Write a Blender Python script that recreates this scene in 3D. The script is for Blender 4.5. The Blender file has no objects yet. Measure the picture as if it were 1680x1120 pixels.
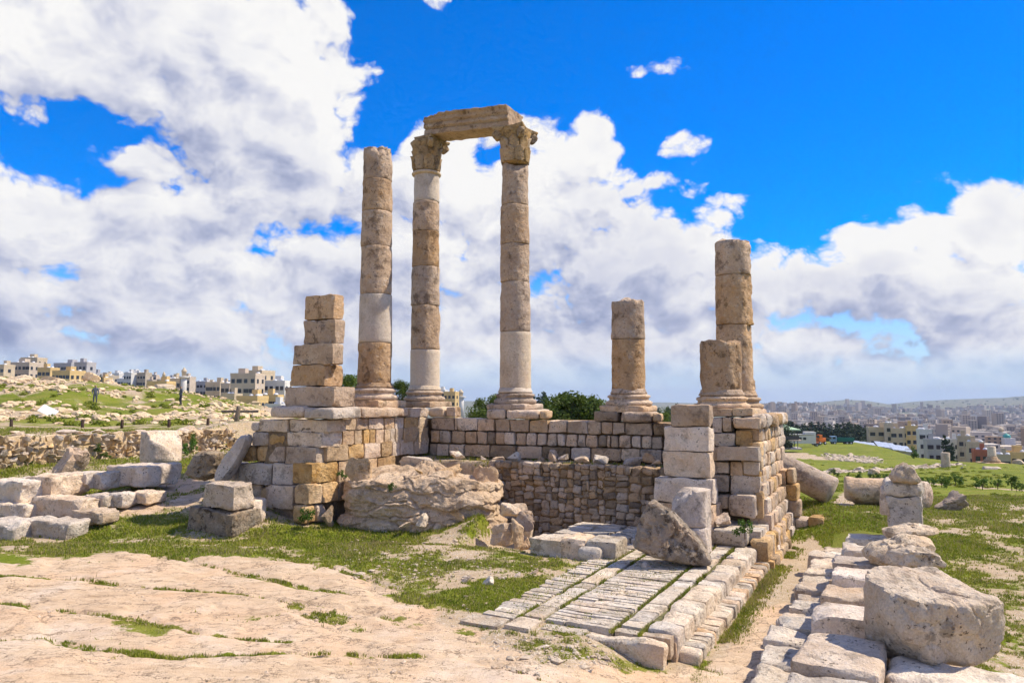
import bpy, bmesh, math, random
import numpy as np
from mathutils import Vector, Matrix

# ------------------------------------------------------------------ camera
scene = bpy.context.scene
COL = scene.collection
E = 3.8                                   # eye height above the ground at the podium's foot (m)
F = 1200.0                                # focal length in pixels of a 1680-wide picture
HORIZON = 655.0
PITCH = math.atan((HORIZON - 560.0) / F)
cs, sn = math.cos(PITCH), math.sin(PITCH)
cam_data = bpy.data.cameras.new('camera')
cam = bpy.data.objects.new('camera', cam_data); COL.objects.link(cam)
cam.location = (0, 0, E)
cam.rotation_euler = (math.pi/2 + PITCH, 0, 0)
cam_data.sensor_width = 36.0
cam_data.lens = 36.0*F/1680.0
cam_data.clip_start = 0.1
cam_data.clip_end = 20000
scene.camera = cam

# ------------------------------------------------------------------ light
SUN_EL = math.radians(53)
SUN_AZ = math.atan2(0.97, 0.12)           # clockwise from +Y
sun_dir = Vector((math.sin(SUN_AZ)*math.cos(SUN_EL), math.cos(SUN_AZ)*math.cos(SUN_EL), math.sin(SUN_EL)))
sd = bpy.data.lights.new('sun', 'SUN'); sd.energy = 5.0; sd.angle = math.radians(0.53); sd.color = (1.0, 0.90, 0.74)
sun = bpy.data.objects.new('sun', sd); COL.objects.link(sun)
sun.rotation_euler = sun_dir.to_track_quat('Z', 'Y').to_euler()
sun.location = (30, -10, 40)

scene.view_settings.view_transform = 'Standard'
scene.view_settings.look = 'None'
scene.view_settings.gamma = 1.0
scene.view_settings.use_curve_mapping = False
scene.view_settings.exposure = 0.27
scene.cycles.max_bounces = 6
scene.cycles.diffuse_bounces = 2
scene.cycles.transparent_max_bounces = 6
scene.cycles.volume_bounces = 0
scene.cycles.use_denoising = True
scene.cycles.use_adaptive_sampling = True
scene.cycles.adaptive_threshold = 0.02
scene.cycles.adaptive_min_samples = 10

def pix_dir(px, py):
    p = (px-840.0)/F; q = (560.0-py)/F
    return p, cs - q*sn, sn + q*cs
def P(px, py, d):
    x, y, z = pix_dir(px, py); return Vector((x/y*d, d, E + z/y*d))
def G(px, py, z=0.0):
    x, y, zz = pix_dir(px, py); t = (z-E)/zz; return Vector((x*t, y*t, z))
def azel(px, py):
    x, y, z = pix_dir(px, py); return math.atan2(x, y), math.atan2(z, math.hypot(x, y))

# ------------------------------------------------------------------ sky (world)
world = bpy.data.worlds.new('World'); scene.world = world; world.use_nodes = True
wt = world.node_tree; wt.nodes.clear()
class NT:
    """tiny node-tree writer"""
    def __init__(s, t): s.t = t
    def n(s, typ, **kw):
        nd = s.t.nodes.new(typ)
        for k, v in kw.items(): setattr(nd, k, v)
        return nd
    def put(s, sock, v):
        if v is None: return
        if isinstance(v, bpy.types.NodeSocket): s.t.links.new(v, sock)
        else: sock.default_value = v
    def m(s, op, a, b=None, c=None, clamp=False):
        nd = s.n('ShaderNodeMath', operation=op, use_clamp=clamp)
        s.put(nd.inputs[0], a); s.put(nd.inputs[1], b); s.put(nd.inputs[2], c); return nd.outputs[0]
    def v(s, op, a, b=None, scale=None):
        nd = s.n('ShaderNodeVectorMath', operation=op)
        s.put(nd.inputs[0], a); s.put(nd.inputs[1], b)
        if scale is not None: s.put(nd.inputs['Scale'], scale)
        return nd.outputs['Value'] if op in ('LENGTH', 'DOT_PRODUCT') else nd.outputs[0]
    def noise(s, vec, scale, detail=4, rough=0.55, dist=0.0, lac=2.0):
        nd = s.n('ShaderNodeTexNoise'); s.put(nd.inputs['Vector'], vec)
        nd.inputs['Scale'].default_value = scale; nd.inputs['Detail'].default_value = detail
        nd.inputs['Roughness'].default_value = rough; nd.inputs['Distortion'].default_value = dist
        nd.inputs['Lacunarity'].default_value = lac
        return nd
    def mix(s, f, a, b, blend='MIX'):
        nd = s.n('ShaderNodeMix', data_type='RGBA', blend_type=blend)
        s.put(nd.inputs[0], f); s.put(nd.inputs[6], a); s.put(nd.inputs[7], b); return nd.outputs[2]
    def rng(s, v, a, b, c=0.0, d=1.0, smooth=True):
        nd = s.n('ShaderNodeMapRange', interpolation_type='SMOOTHSTEP' if smooth else 'LINEAR')
        s.put(nd.inputs['Value'], v); nd.inputs['From Min'].default_value = a; nd.inputs['From Max'].default_value = b
        nd.inputs['To Min'].default_value = c; nd.inputs['To Max'].default_value = d; return nd.outputs['Result']
    def ramp(s, f, stops):
        nd = s.n('ShaderNodeValToRGB'); s.put(nd.inputs[0], f); el = nd.color_ramp.elements
        while len(el) < len(stops): el.new(0.5)
        for e, (p, c) in zip(el, stops): e.position = p; e.color = (c[0], c[1], c[2], 1)
        return nd.outputs[0]

# cloud banks: (x, y, half width, half height, weight), read off the photograph and turned into azimuth / elevation
BANKS = [
 (130, 60, 250, 105, 1.25), (330, 60, 260, 130, 1.3), (480, 90, 110, 110, 1.15), (430, 190, 230, 150, 1.3), (590, 175, 70, 60, 1.0),
 (360, 300, 220, 130, 1.2), (540, 290, 150, 120, 1.1), (60, 350, 160, 50, 1.1), (160, 400, 330, 110, 1.3), (300, 480, 420, 110, 1.25),
 (95, 205, 60, 20, 0.60), (20, 80, 120, 90, 1.2),
 (200, 600, 700, 60, 1.1), (620, 560, 420, 120, 1.15), (700, 260, 90, 60, 1.05), (690, 420, 190, 220, 1.2), (830, 260, 60, 60, 0.9), (900, 330, 150, 150, 1.2),
 (955, 215, 45, 60, 1.0), (990, 300, 80, 60, 1.0), (1000, 430, 230, 110, 1.25), (950, 560, 330, 110, 1.2), (1080, 290, 40, 36, 0.72), (1130, 238, 56, 28, 0.76), (1110, 335, 40, 20, 0.66),
 (1170, 440, 110, 55, 1.05), (1180, 590, 300, 70, 1.1),
 (1560, 400, 110, 65, 1.15), (1450, 430, 110, 50, 1.1), (1640, 430, 120, 80, 1.2), (1360, 480, 110, 50, 1.05), (1520, 490, 160, 60, 1.1), (1640, 560, 150, 70, 1.1), (1360, 560, 130, 45, 1.0), (1450, 620, 420, 50, 1.05),
 (1810, 430, 220, 140, 1.15), (-160, 330, 260, 260, 1.2),
 (1090, 112, 44, 17, 0.74), (1020, 122, 58, 15, 0.70), (770, 163, 24, 16, 0.66), (705, 8, 40, 18, 0.62), (560, 3, 50, 12, 0.55), (1280, 505, 60, 20, 0.6),
]
w = NT(wt)
tc = w.n('ShaderNodeTexCoord')
sx = w.n('ShaderNodeSeparateXYZ'); w.put(sx.inputs[0], tc.outputs['Generated'])
az = w.m('ARCTAN2', sx.outputs[0], sx.outputs[1])
hz = w.m('SQRT', w.m('ADD', w.m('MULTIPLY', sx.outputs[0], sx.outputs[0]), w.m('MULTIPLY', sx.outputs[1], sx.outputs[1])))
el_ = w.m('ARCTAN2', sx.outputs[2], hz)
cx = w.n('ShaderNodeCombineXYZ'); w.put(cx.inputs[0], az); w.put(cx.inputs[1], el_)
pv = cx.outputs[0]
def noise2(vec, scale, detail, rough=0.55):
    nd = w.noise(vec, scale, detail, rough); nd.noise_dimensions = '2D'; return nd
warp = noise2(pv, 6.0, 3, 0.55)
wv = w.v('SCALE', w.v('SUBTRACT', warp.outputs['Color'], (0.5, 0.5, 0.5)), scale=0.05)
pw = w.v('ADD', pv, wv)
def field(p, banks):
    acc = None
    for (bx, by, rx, ry, wg) in banks:
        a, e = azel(bx, by); kx, ky = F/rx, F/ry
        nd = w.n('ShaderNodeVectorMath', operation='MULTIPLY_ADD'); w.put(nd.inputs[0], p)
        nd.inputs[1].default_value = (kx, ky, 0); nd.inputs[2].default_value = (-a*kx, -e*ky, 0)
        r2 = w.v('DOT_PRODUCT', nd.outputs[0], nd.outputs[0])
        val = w.m('MULTIPLY_ADD', r2, -0.50*wg, wg)
        acc = val if acc is None else w.m('MAXIMUM', acc, val)
    return w.m('MAXIMUM', acc, -0.4)
base = field(pw, BANKS)
HOLES = [(40, 250, 110, 42, 0.70), (150, 235, 50, 40, 0.62), (625, 195, 34, 40, 0.7), (1485, 545, 40, 14, 0.30), (620, 40, 60, 80, 0.6), (870, 120, 120, 60, 0.8)]
base = w.m('SUBTRACT', base, w.m('MAXIMUM', field(pw, HOLES), 0.0))
# outside the frame the sky goes on with the same broken cumulus
gen = noise2(pv, 2.2, 2, 0.5)
away = w.m('MAXIMUM', w.rng(w.m('ABSOLUTE', az), 0.72, 0.95), w.rng(el_, 0.62, 0.85))
genv = w.m('MULTIPLY_ADD', w.rng(gen.outputs['Fac'], 0.38, 0.62, 0.0, 1.45), away, -0.4)
base = w.m('MINIMUM', w.m('MAXIMUM', base, genv), 1.25)
SQ = (1.0, 1.4, 1.0)
def billow(p, det):
    q = w.v('MULTIPLY', p, SQ)
    big = noise2(q, 8.0, det, 0.58)
    vo = w.n('ShaderNodeTexVoronoi', voronoi_dimensions='2D', feature='F1'); w.put(vo.inputs['Vector'], q)
    vo.inputs['Scale'].default_value = 13.0; vo.inputs['Detail'].default_value = 3.0; vo.inputs['Roughness'].default_value = 0.5; vo.inputs['Lacunarity'].default_value = 2.3
    return w.m('ADD', w.m('MULTIPLY_ADD', big.outputs['Fac'], 1.35, -0.675), w.m('MULTIPLY_ADD', vo.outputs['Distance'], -0.62, 0.30))
OFF = (0.013, 0.024, 0)
n0 = billow(pw, 7)
s0 = billow(pw, 5); n1 = billow(w.v('ADD', pw, OFF), 5)
dens = w.m('ADD', w.m('MULTIPLY', base, 0.80), w.m('MULTIPLY', n0, 0.85))
SHADE = [b for b in BANKS if b[2]*b[3] > 5000][:26]
OFF2 = (0.03, 0.075, 0)
bs0 = base
bs1 = field(w.v('ADD', pw, OFF2), SHADE)
cover = w.rng(dens, 0.24, 0.50)
self_ = w.m('ADD', w.m('MULTIPLY', w.m('SUBTRACT', s0, n1), 0.90), w.m('MULTIPLY', w.m('SUBTRACT', bs0, bs1), 0.55))
lit = w.rng(self_, -0.52, 0.26, smooth=False)
thin = w.rng(dens, 1.1, 0.5)                                  # thin cloud lets light through
lowgrey = w.rng(el_, 0.34, 0.06)                              # towards the horizon one sees the clouds' bases
soft = noise2(w.v('MULTIPLY', pw, (1.0, 2.4, 1.0)), 3.6, 3, 0.5)
lit2 = w.m('ADD', w.m('MULTIPLY', lit, 0.78), w.m('MULTIPLY', thin, 0.22))
lit2 = w.m('ADD', lit2, w.m('MULTIPLY_ADD', soft.outputs['Fac'], 0.85, -0.33))
lit3 = w.m('SUBTRACT', lit2, w.m('MULTIPLY', lowgrey, 0.20), clamp=True)
ccol = w.ramp(lit3, [(0.0, (0.31, 0.36, 0.56)), (0.35, (0.52, 0.56, 0.74)), (0.65, (0.80, 0.81, 0.90)), (1.0, (1.05, 1.04, 1.03))])
sky = w.n('ShaderNodeTexSky', sky_type='NISHITA', sun_disc=False)
sky.sun_elevation = SUN_EL; sky.sun_rotation = SUN_AZ; sky.altitude = 850; sky.air_density = 1.0; sky.dust_density = 0.4; sky.ozone_density = 2.0
SKY_STRENGTH = 0.10
hs = w.n('ShaderNodeHueSaturation'); hs.inputs['Saturation'].default_value = 1.75; hs.inputs['Value'].default_value = 1.5
w.put(hs.inputs['Color'], sky.outputs[0])
tint = w.mix(1.0, hs.outputs[0], (0.42, 0.86, 1.22, 1), 'MULTIPLY')
hzc = w.mix(w.rng(el_, 0.20, 0.0, 0.0, 0.9), tint, (5.2, 5.9, 7.4, 1))
cloud_scaled = w.mix(1.0, ccol, (1/SKY_STRENGTH*0.76,)*3 + (1,), 'MULTIPLY')
horfade = w.rng(el_, 0.015, 0.07)                             # clouds dissolve in the horizon haze
mixed = w.mix(w.m('MULTIPLY', cover, w.m('MULTIPLY_ADD', horfade, 0.75, 0.25)), hzc, cloud_scaled)
bg = w.n('ShaderNodeBackground'); w.put(bg.inputs[0], mixed); bg.inputs[1].default_value = SKY_STRENGTH
wo = w.n('ShaderNodeOutputWorld'); wt.links.new(bg.outputs[0], wo.inputs[0])
world.cycles.sampling_method = 'MANUAL'; world.cycles.sample_map_resolution = 256

# ================================================================== helpers
rnd = random.Random(7)
def vhash(ix, iy, iz, seed):
    h = (ix.astype(np.int64)*374761393 + iy.astype(np.int64)*668265263 + iz.astype(np.int64)*2147483647 + seed*1274126177) & 0xffffffff
    h = ((h ^ (h >> 13))*1274126177) & 0xffffffff
    h = h ^ (h >> 16)
    return (h & 0xffff)/32767.5 - 1.0
def vnoise(p, seed=0):
    """value noise in [-1,1]; p is (n,3)"""
    i = np.floor(p).astype(np.int64); f = p - i; f = f*f*f*(f*(f*6-15)+10)
    out = np.zeros(len(p))
    for dx in (0, 1):
        wx = f[:, 0] if dx else 1-f[:, 0]
        for dy in (0, 1):
            wy = f[:, 1] if dy else 1-f[:, 1]
            for dz in (0, 1):
                wz = f[:, 2] if dz else 1-f[:, 2]
                out += wx*wy*wz*vhash(i[:, 0]+dx, i[:, 1]+dy, i[:, 2]+dz, seed)
    return out
def fbm(p, octaves=4, seed=0, gain=0.5):
    a, s, out = 1.0, 1.0, np.zeros(len(p))
    for o in range(octaves):
        out += a*vnoise(p*s + 17.3*o, seed+o); a *= gain; s *= 2.03
    return out
def vnoise2(x, y, seed):
    ix = np.floor(x); iy = np.floor(y); fx = x-ix; fy = y-iy
    fx = fx*fx*(3-2*fx); fy = fy*fy*(3-2*fy); ix = ix.astype(np.int64); iy = iy.astype(np.int64)
    def hh(a, b):
        h = (a*374761393 + b*668265263 + seed*1274126177) & 0xffffffff
        h = ((h ^ (h >> 13))*1274126177) & 0xffffffff
        return ((h ^ (h >> 16)) & 0xffff)*(1/32767.5) - 1.0
    a = hh(ix, iy); b = hh(ix+1, iy); c = hh(ix, iy+1); d = hh(ix+1, iy+1)
    u = a + (b-a)*fx; v = c + (d-c)*fx
    return u + (v-u)*fy
def fbm2(x, y, scale, octaves=4, seed=0, gain=0.5):
    a, out = 1.0, np.zeros(len(x)); x = x*scale; y = y*scale
    for o in range(octaves):
        out += a*vnoise2(x, y, seed+o*7); a *= gain; x = x*2.03+17.3; y = y*2.03+5.1
    return out
def sstep(a, b, x):
    t = np.clip((x-a)/(b-a), 0, 1); return t*t*(3-2*t)

def mesh_from(name, verts, faces, smooth=True, mats=None, fmat=None, sharp=None):
    """verts (n,3) array; faces (m,k) int array of equal length, or a list of such arrays"""
    me = bpy.data.meshes.new(name)
    fl = faces if isinstance(faces, list) else [faces]
    fl = [np.asarray(f) for f in fl if len(f)]
    me.vertices.add(len(verts)); me.vertices.foreach_set('co', np.asarray(verts, dtype=np.float32).ravel())
    tot = sum(f.size for f in fl); npoly = sum(len(f) for f in fl)
    me.loops.add(tot); me.loops.foreach_set('vertex_index', np.concatenate([f.ravel() for f in fl]).astype(np.int32))
    me.polygons.add(npoly)
    lt = np.concatenate([np.full(len(f), f.shape[1]) for f in fl]).astype(np.int32)
    ls = np.concatenate([[0], np.cumsum(lt)[:-1]]).astype(np.int32)
    me.polygons.foreach_set('loop_start', ls); me.polygons.foreach_set('loop_total', lt)
    me.polygons.foreach_set('use_smooth', np.full(npoly, smooth))
    if mats:
        for m in mats: me.materials.append(m)
    if fmat is not None: me.polygons.foreach_set('material_index', np.asarray(fmat, dtype=np.int32))
    me.update(calc_edges=True); me.validate()
    if sharp and smooth: me.set_sharp_from_angle(angle=math.radians(sharp))
    return me
def link(name, me, parent=None, loc=None, rotz=0.0, label=None, cat=None, group=None, kind=None, mat=None, scale=None, rot=None):
    o = bpy.data.objects.new(name, me); COL.objects.link(o)
    if parent is not None: o.parent = parent
    if loc is not None: o.location = loc
    if rot is not None: o.rotation_euler = rot
    elif rotz: o.rotation_euler = (0, 0, rotz)
    if scale is not None: o.scale = scale
    if mat is not None and me is not None and not len(me.materials): me.materials.append(mat)
    if label: o['label'] = label
    if cat: o['category'] = cat
    if group: o['group'] = group
    if kind: o['kind'] = kind
    return o
def empty(name, loc, label, cat, group=None, rotz=0.0):
    o = link(name, None, None, loc, rotz, label, cat, group); o.empty_display_size = 0.2; return o

# ---- stone shapes
_cube_cache = {}
def cube_grid(nx, ny, nz):
    """a box surface grid in [-1,1]^3 with shared vertices"""
    key = (nx, ny, nz)
    if key in _cube_cache: return _cube_cache[key]
    idx = {}; verts = []; faces = []
    def vid(i, j, k):
        t = (i, j, k)
        if t not in idx: idx[t] = len(verts); verts.append((2*i/nx-1, 2*j/ny-1, 2*k/nz-1))
        return idx[t]
    for i in range(nx):
        for j in range(ny):
            faces.append((vid(i, j, nz), vid(i+1, j, nz), vid(i+1, j+1, nz), vid(i, j+1, nz)))
            faces.append((vid(i, j, 0), vid(i, j+1, 0), vid(i+1, j+1, 0), vid(i+1, j, 0)))
    for i in range(nx):
        for k in range(nz):
            faces.append((vid(i, 0, k), vid(i+1, 0, k), vid(i+1, 0, k+1), vid(i, 0, k+1)))
            faces.append((vid(i, ny, k), vid(i, ny, k+1), vid(i+1, ny, k+1), vid(i+1, ny, k)))
    for j in range(ny):
        for k in range(nz):
            faces.append((vid(0, j, k), vid(0, j, k+1), vid(0, j+1, k+1), vid(0, j+1, k)))
            faces.append((vid(nx, j, k), vid(nx, j+1, k), vid(nx, j+1, k+1), vid(nx, j, k+1)))
    r = (np.array(verts), np.array(faces)); _cube_cache[key] = r; return r
_seed = [100]
def nseed(): _seed[0] += 1; return _seed[0]
def chip(p, n, c, seed, rough=0.02):
    """break a corner or a side away along the plane p.n = c"""
    n = np.asarray(n, float); n = n/np.linalg.norm(n)
    d = p@n - c - rough*fbm(p*9.0, 3, seed)
    m = d > 0
    p[m] -= d[m, None]*n
    return p
def block_mesh(sx, sy, sz, seg=0.075, r=0.02, amp=0.024, chips=7, seed=None, taper=0.0, chipsize=0.5, noise_scale=3.0, name='block', nmax=26):
    """weathered ashlar block, size sx*sy*sz, centred"""
    seed = nseed() if seed is None else seed
    rg = np.random.default_rng(seed)
    h = np.array([sx, sy, sz])/2
    n = [int(max(4, min(nmax, round(s/seg)))) for s in (sx, sy, sz)]
    c, f = cube_grid(*n)
    # denser near the edges so that roundings stay crisp
    cc = np.sign(c)*np.abs(c)**0.8
    p = cc*h
    off = rg.uniform(-50, 50, 3)
    rr = min(r, h.min()*0.8)
    rl = rr*(1.0 + 0.9*fbm(p*2.2+off, 2, seed))
    rl = np.clip(rl, 0.25*rr, min(2.6*rr, h.min()*0.95))[:, None]
    q = np.clip(p, -(h-rl), h-rl); d = p - q; ln = np.linalg.norm(d, axis=1, keepdims=True)
    nn = np.where(ln > 1e-9, d/np.maximum(ln, 1e-9), 0)
    p = q + nn*np.minimum(ln, rl)
    for k in range(chips):
        s = rg.choice([-1, 1], 3).astype(float)
        nrm = s*rg.uniform(0.25, 1.0, 3)*np.where(rg.random(3) < 0.25, 0.15, 1.0)
        nrm /= np.linalg.norm(nrm)
        reach = (np.abs(nrm)*h).sum()
        p = chip(p, nrm, reach - chipsize*rg.uniform(0.05, 0.55)*h.min(), seed+k, 0.03*min(1, h.min()*3))
    nrm = p/h; nrm = np.sign(nrm)*np.abs(nrm)**5; nrm /= np.maximum(np.linalg.norm(nrm, axis=1, keepdims=True), 1e-6)
    disp = amp*fbm(p*noise_scale+off, 4, seed+9, 0.55) - 0.5*amp*np.maximum(0, fbm(p*noise_scale*3.1+off, 3, seed+19))**1.5
    p = p + nrm*disp[:, None]
    if taper:
        p[:, :2] *= (1 - taper*(p[:, 2:3]/sz+0.5))
    return mesh_from(name, p, f, sharp=30)
def cellular(p, n, seed, stretch=(1, 1, 1)):
    """nearest-cell index, distance to its border and a random value per cell"""
    rg = np.random.default_rng(seed); st = np.array(stretch, float); q = p*st; lo, hi = q.min(0), q.max(0)
    c = rg.uniform(lo, hi, (n, 3)); d = np.sqrt(((q[:, None, :]-c[None])**2).sum(2)); o = np.argpartition(d, 1, axis=1)[:, :2]
    r = np.arange(len(p)); a, b = d[r, o[:, 0]], d[r, o[:, 1]]; sw = a > b
    i = np.where(sw, o[:, 1], o[:, 0]); return i, np.abs(b-a), rg.uniform(-1, 1, n)[i]
_ico = {}
def ico(sub):
    if sub not in _ico:
        bm = bmesh.new(); bmesh.ops.create_icosphere(bm, subdivisions=sub, radius=1.0)
        v = np.array([x.co[:] for x in bm.verts]); f = np.array([[y.index for y in x.verts] for x in bm.faces]); bm.free()
        _ico[sub] = (v, f)
    return _ico[sub]
def convex_rock(planes, sub=4, sharp=14.0, amp=0.04, scale=1.6, seed=None, name='rock', pits=0.0):
    """stone bounded by planes (n, d) around its centre, worn and rough"""
    seed = nseed() if seed is None else seed
    v, f = ico(sub)
    N = np.array([p[0] for p in planes], float); D = np.array([p[1] for p in planes], float)
    N /= np.linalg.norm(N, axis=1, keepdims=True)
    k = np.maximum(v@N.T, 1e-4)/D
    inv = (k**sharp).sum(1)**(1/sharp)
    p = v/inv[:, None]
    rg = np.random.default_rng(seed); off = rg.uniform(-50, 50, 3)
    d = amp*fbm(p*scale+off, 6, seed, 0.6)
    if sub >= 4:
        m = np.ptp(p, axis=0).min(); ci, cb, cv = cellular(p + .12*m*np.stack([fbm(p*2/m+k, 2, seed+k) for k in range(3)], 1), 40, seed+3)
        d += amp*.7*cv*np.clip(cb/(.08*m), 0, 1) - amp*.5*np.clip(1-cb/(.03*m), 0, 1)
    if pits: d -= pits*np.maximum(0, fbm(p*scale*5+off, 3, seed+5))**1.5
    p = p + v*d[:, None]
    return mesh_from(name, p, f, sharp=26)
def boulder(sx, sy, sz, sub=4, n=11, seed=None, amp=None, sharp=26.0, name='rock', flat_top=False, pits=0.0):
    seed = nseed() if seed is None else seed
    rg = np.random.default_rng(seed)
    pl = [((0, 0, -1), 0.8)]
    if flat_top: pl.append(((rg.uniform(-.15, .15), rg.uniform(-.2, 0.0), 1), 0.75))
    for i in range(n):
        d = rg.normal(size=3); d /= np.linalg.norm(d)
        pl.append((d, rg.uniform(0.62, 0.95)))
    v, f = ico(sub)
    N = np.array([p[0] for p in pl], float); D = np.array([p[1] for p in pl], float)
    N /= np.linalg.norm(N, axis=1, keepdims=True)
    k = np.maximum(v@N.T, 1e-4)/D
    p = v/((k**sharp).sum(1)**(1/sharp))[:, None]
    p /= np.abs(p).max(0)
    p *= np.array([sx, sy, sz])/2
    amp = 0.05*min(sx, sy, sz) if amp is None else amp
    off = rg.uniform(-50, 50, 3); m = min(sx, sy, sz)
    d = amp*fbm(p*(2.2/m)+off, 5, seed, 0.6)
    if sub >= 4:
        ci, cb, cv = cellular(p, 22, seed+3); d += amp*.9*cv*np.clip(cb/(.10*m), 0, 1) - amp*.7*np.clip(1-cb/(.035*m), 0, 1)
    if pits: d -= pits*np.maximum(0, fbm(p*(9/m)+off, 3, seed+5))**1.5
    p += v*d[:, None]
    p[:, 2] -= p[:, 2].min()                       # origin at its foot
    return mesh_from(name, p, f, sharp=28)
def lathe(profile, seg=48, amp=0.0, seed=None, scale=2.5, cap=True, name='lathe', chips=(), noise_xy=None, fine=0.0):
    """profile: list of (radius, z) from bottom to top"""
    seed = nseed() if seed is None else seed
    pr = np.array(profile, float); m = len(pr)
    a = np.linspace(0, 2*math.pi, seg, endpoint=False)
    P_ = np.stack([np.outer(pr[:, 0], np.cos(a)), np.outer(pr[:, 0], np.sin(a)), np.repeat(pr[:, 1:2], seg, 1)], 2).reshape(-1, 3)
    i = np.arange(m-1)[:, None]*seg; j = np.arange(seg)[None, :]; jn = (j+1) % seg
    f = np.stack([i+j, i+jn, i+seg+jn, i+seg+j], 2).reshape(-1, 4)
    faces = [f]
    tri = []
    if cap:
        b0 = len(P_); P_ = np.vstack([P_, [[0, 0, pr[0, 1]], [0, 0, pr[-1, 1]]]])
        jj = np.arange(seg); jn = (jj+1) % seg
        tri = np.concatenate([np.stack([np.full(seg, b0), jn, jj], 1), np.stack([np.full(seg, b0+1), (m-1)*seg+jj, (m-1)*seg+jn], 1)])
        faces.append(tri)
    rg = np.random.default_rng(seed); off = rg.uniform(-50, 50, 3)
    for k, (n, c, rough) in enumerate(chips): P_ = chip(P_, n, c, seed+k, rough)
    if amp:
        rad = P_.copy(); rad[:, 2] = 0; l = np.linalg.norm(rad, axis=1, keepdims=True); rad = np.where(l > 1e-6, rad/np.maximum(l, 1e-6), 0)
        d = amp*fbm(P_*scale+off, 5, seed, 0.55)
        if fine: d -= fine*np.maximum(0, fbm(P_*scale*3+off, 3, seed+3))**1.3
        P_ = P_ + rad*d[:, None]
    return mesh_from(name, P_, faces)

# ---- temple frame: U runs along the wings (away from the camera), V along the back wall (to the right and nearer)
TH = math.atan(630.0/1200.0)
U = Vector((math.sin(TH), math.cos(TH), 0)); V = Vector((math.cos(TH), -math.sin(TH), 0))
ROTV = math.atan2(V.y, V.x)               # rotation that turns local x to V, local y to U
def plane_hit(px, py, Q, n):
    d = Vector(pix_dir(px, py)); o = Vector((0, 0, E)); t = (Q-o).dot(n)/d.dot(n); return o + d*t
def face_block(parent, Q, e, rect, depth=0.5, mat=None, out=0.0, name='block', **kw):
    """a block whose visible face fills the pixel rect on the upright plane through Q with horizontal direction e"""
    n = Vector((e.y, -e.x, 0))            # outward normal (towards the viewer)
    Qo = Q + n*out
    x0, y0, x1, y1 = rect; xc, yc = (x0+x1)/2, (y0+y1)/2
    a, b = plane_hit(x0, yc, Qo, n), plane_hit(x1, yc, Qo, n)
    t, s = plane_hit(xc, y0, Qo, n), plane_hit(xc, y1, Qo, n)
    wd = (b-a).length; ht = t.z - s.z
    me = block_mesh(wd*0.975, depth, ht*0.972, **kw)
    c = (a+b)/2; c.z = (t.z+s.z)/2
    c = c - n*depth/2
    o = link(name, me, parent, c, math.atan2(e.y, e.x) + rnd.uniform(-.008, .008), mat=mat)
    return o

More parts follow.
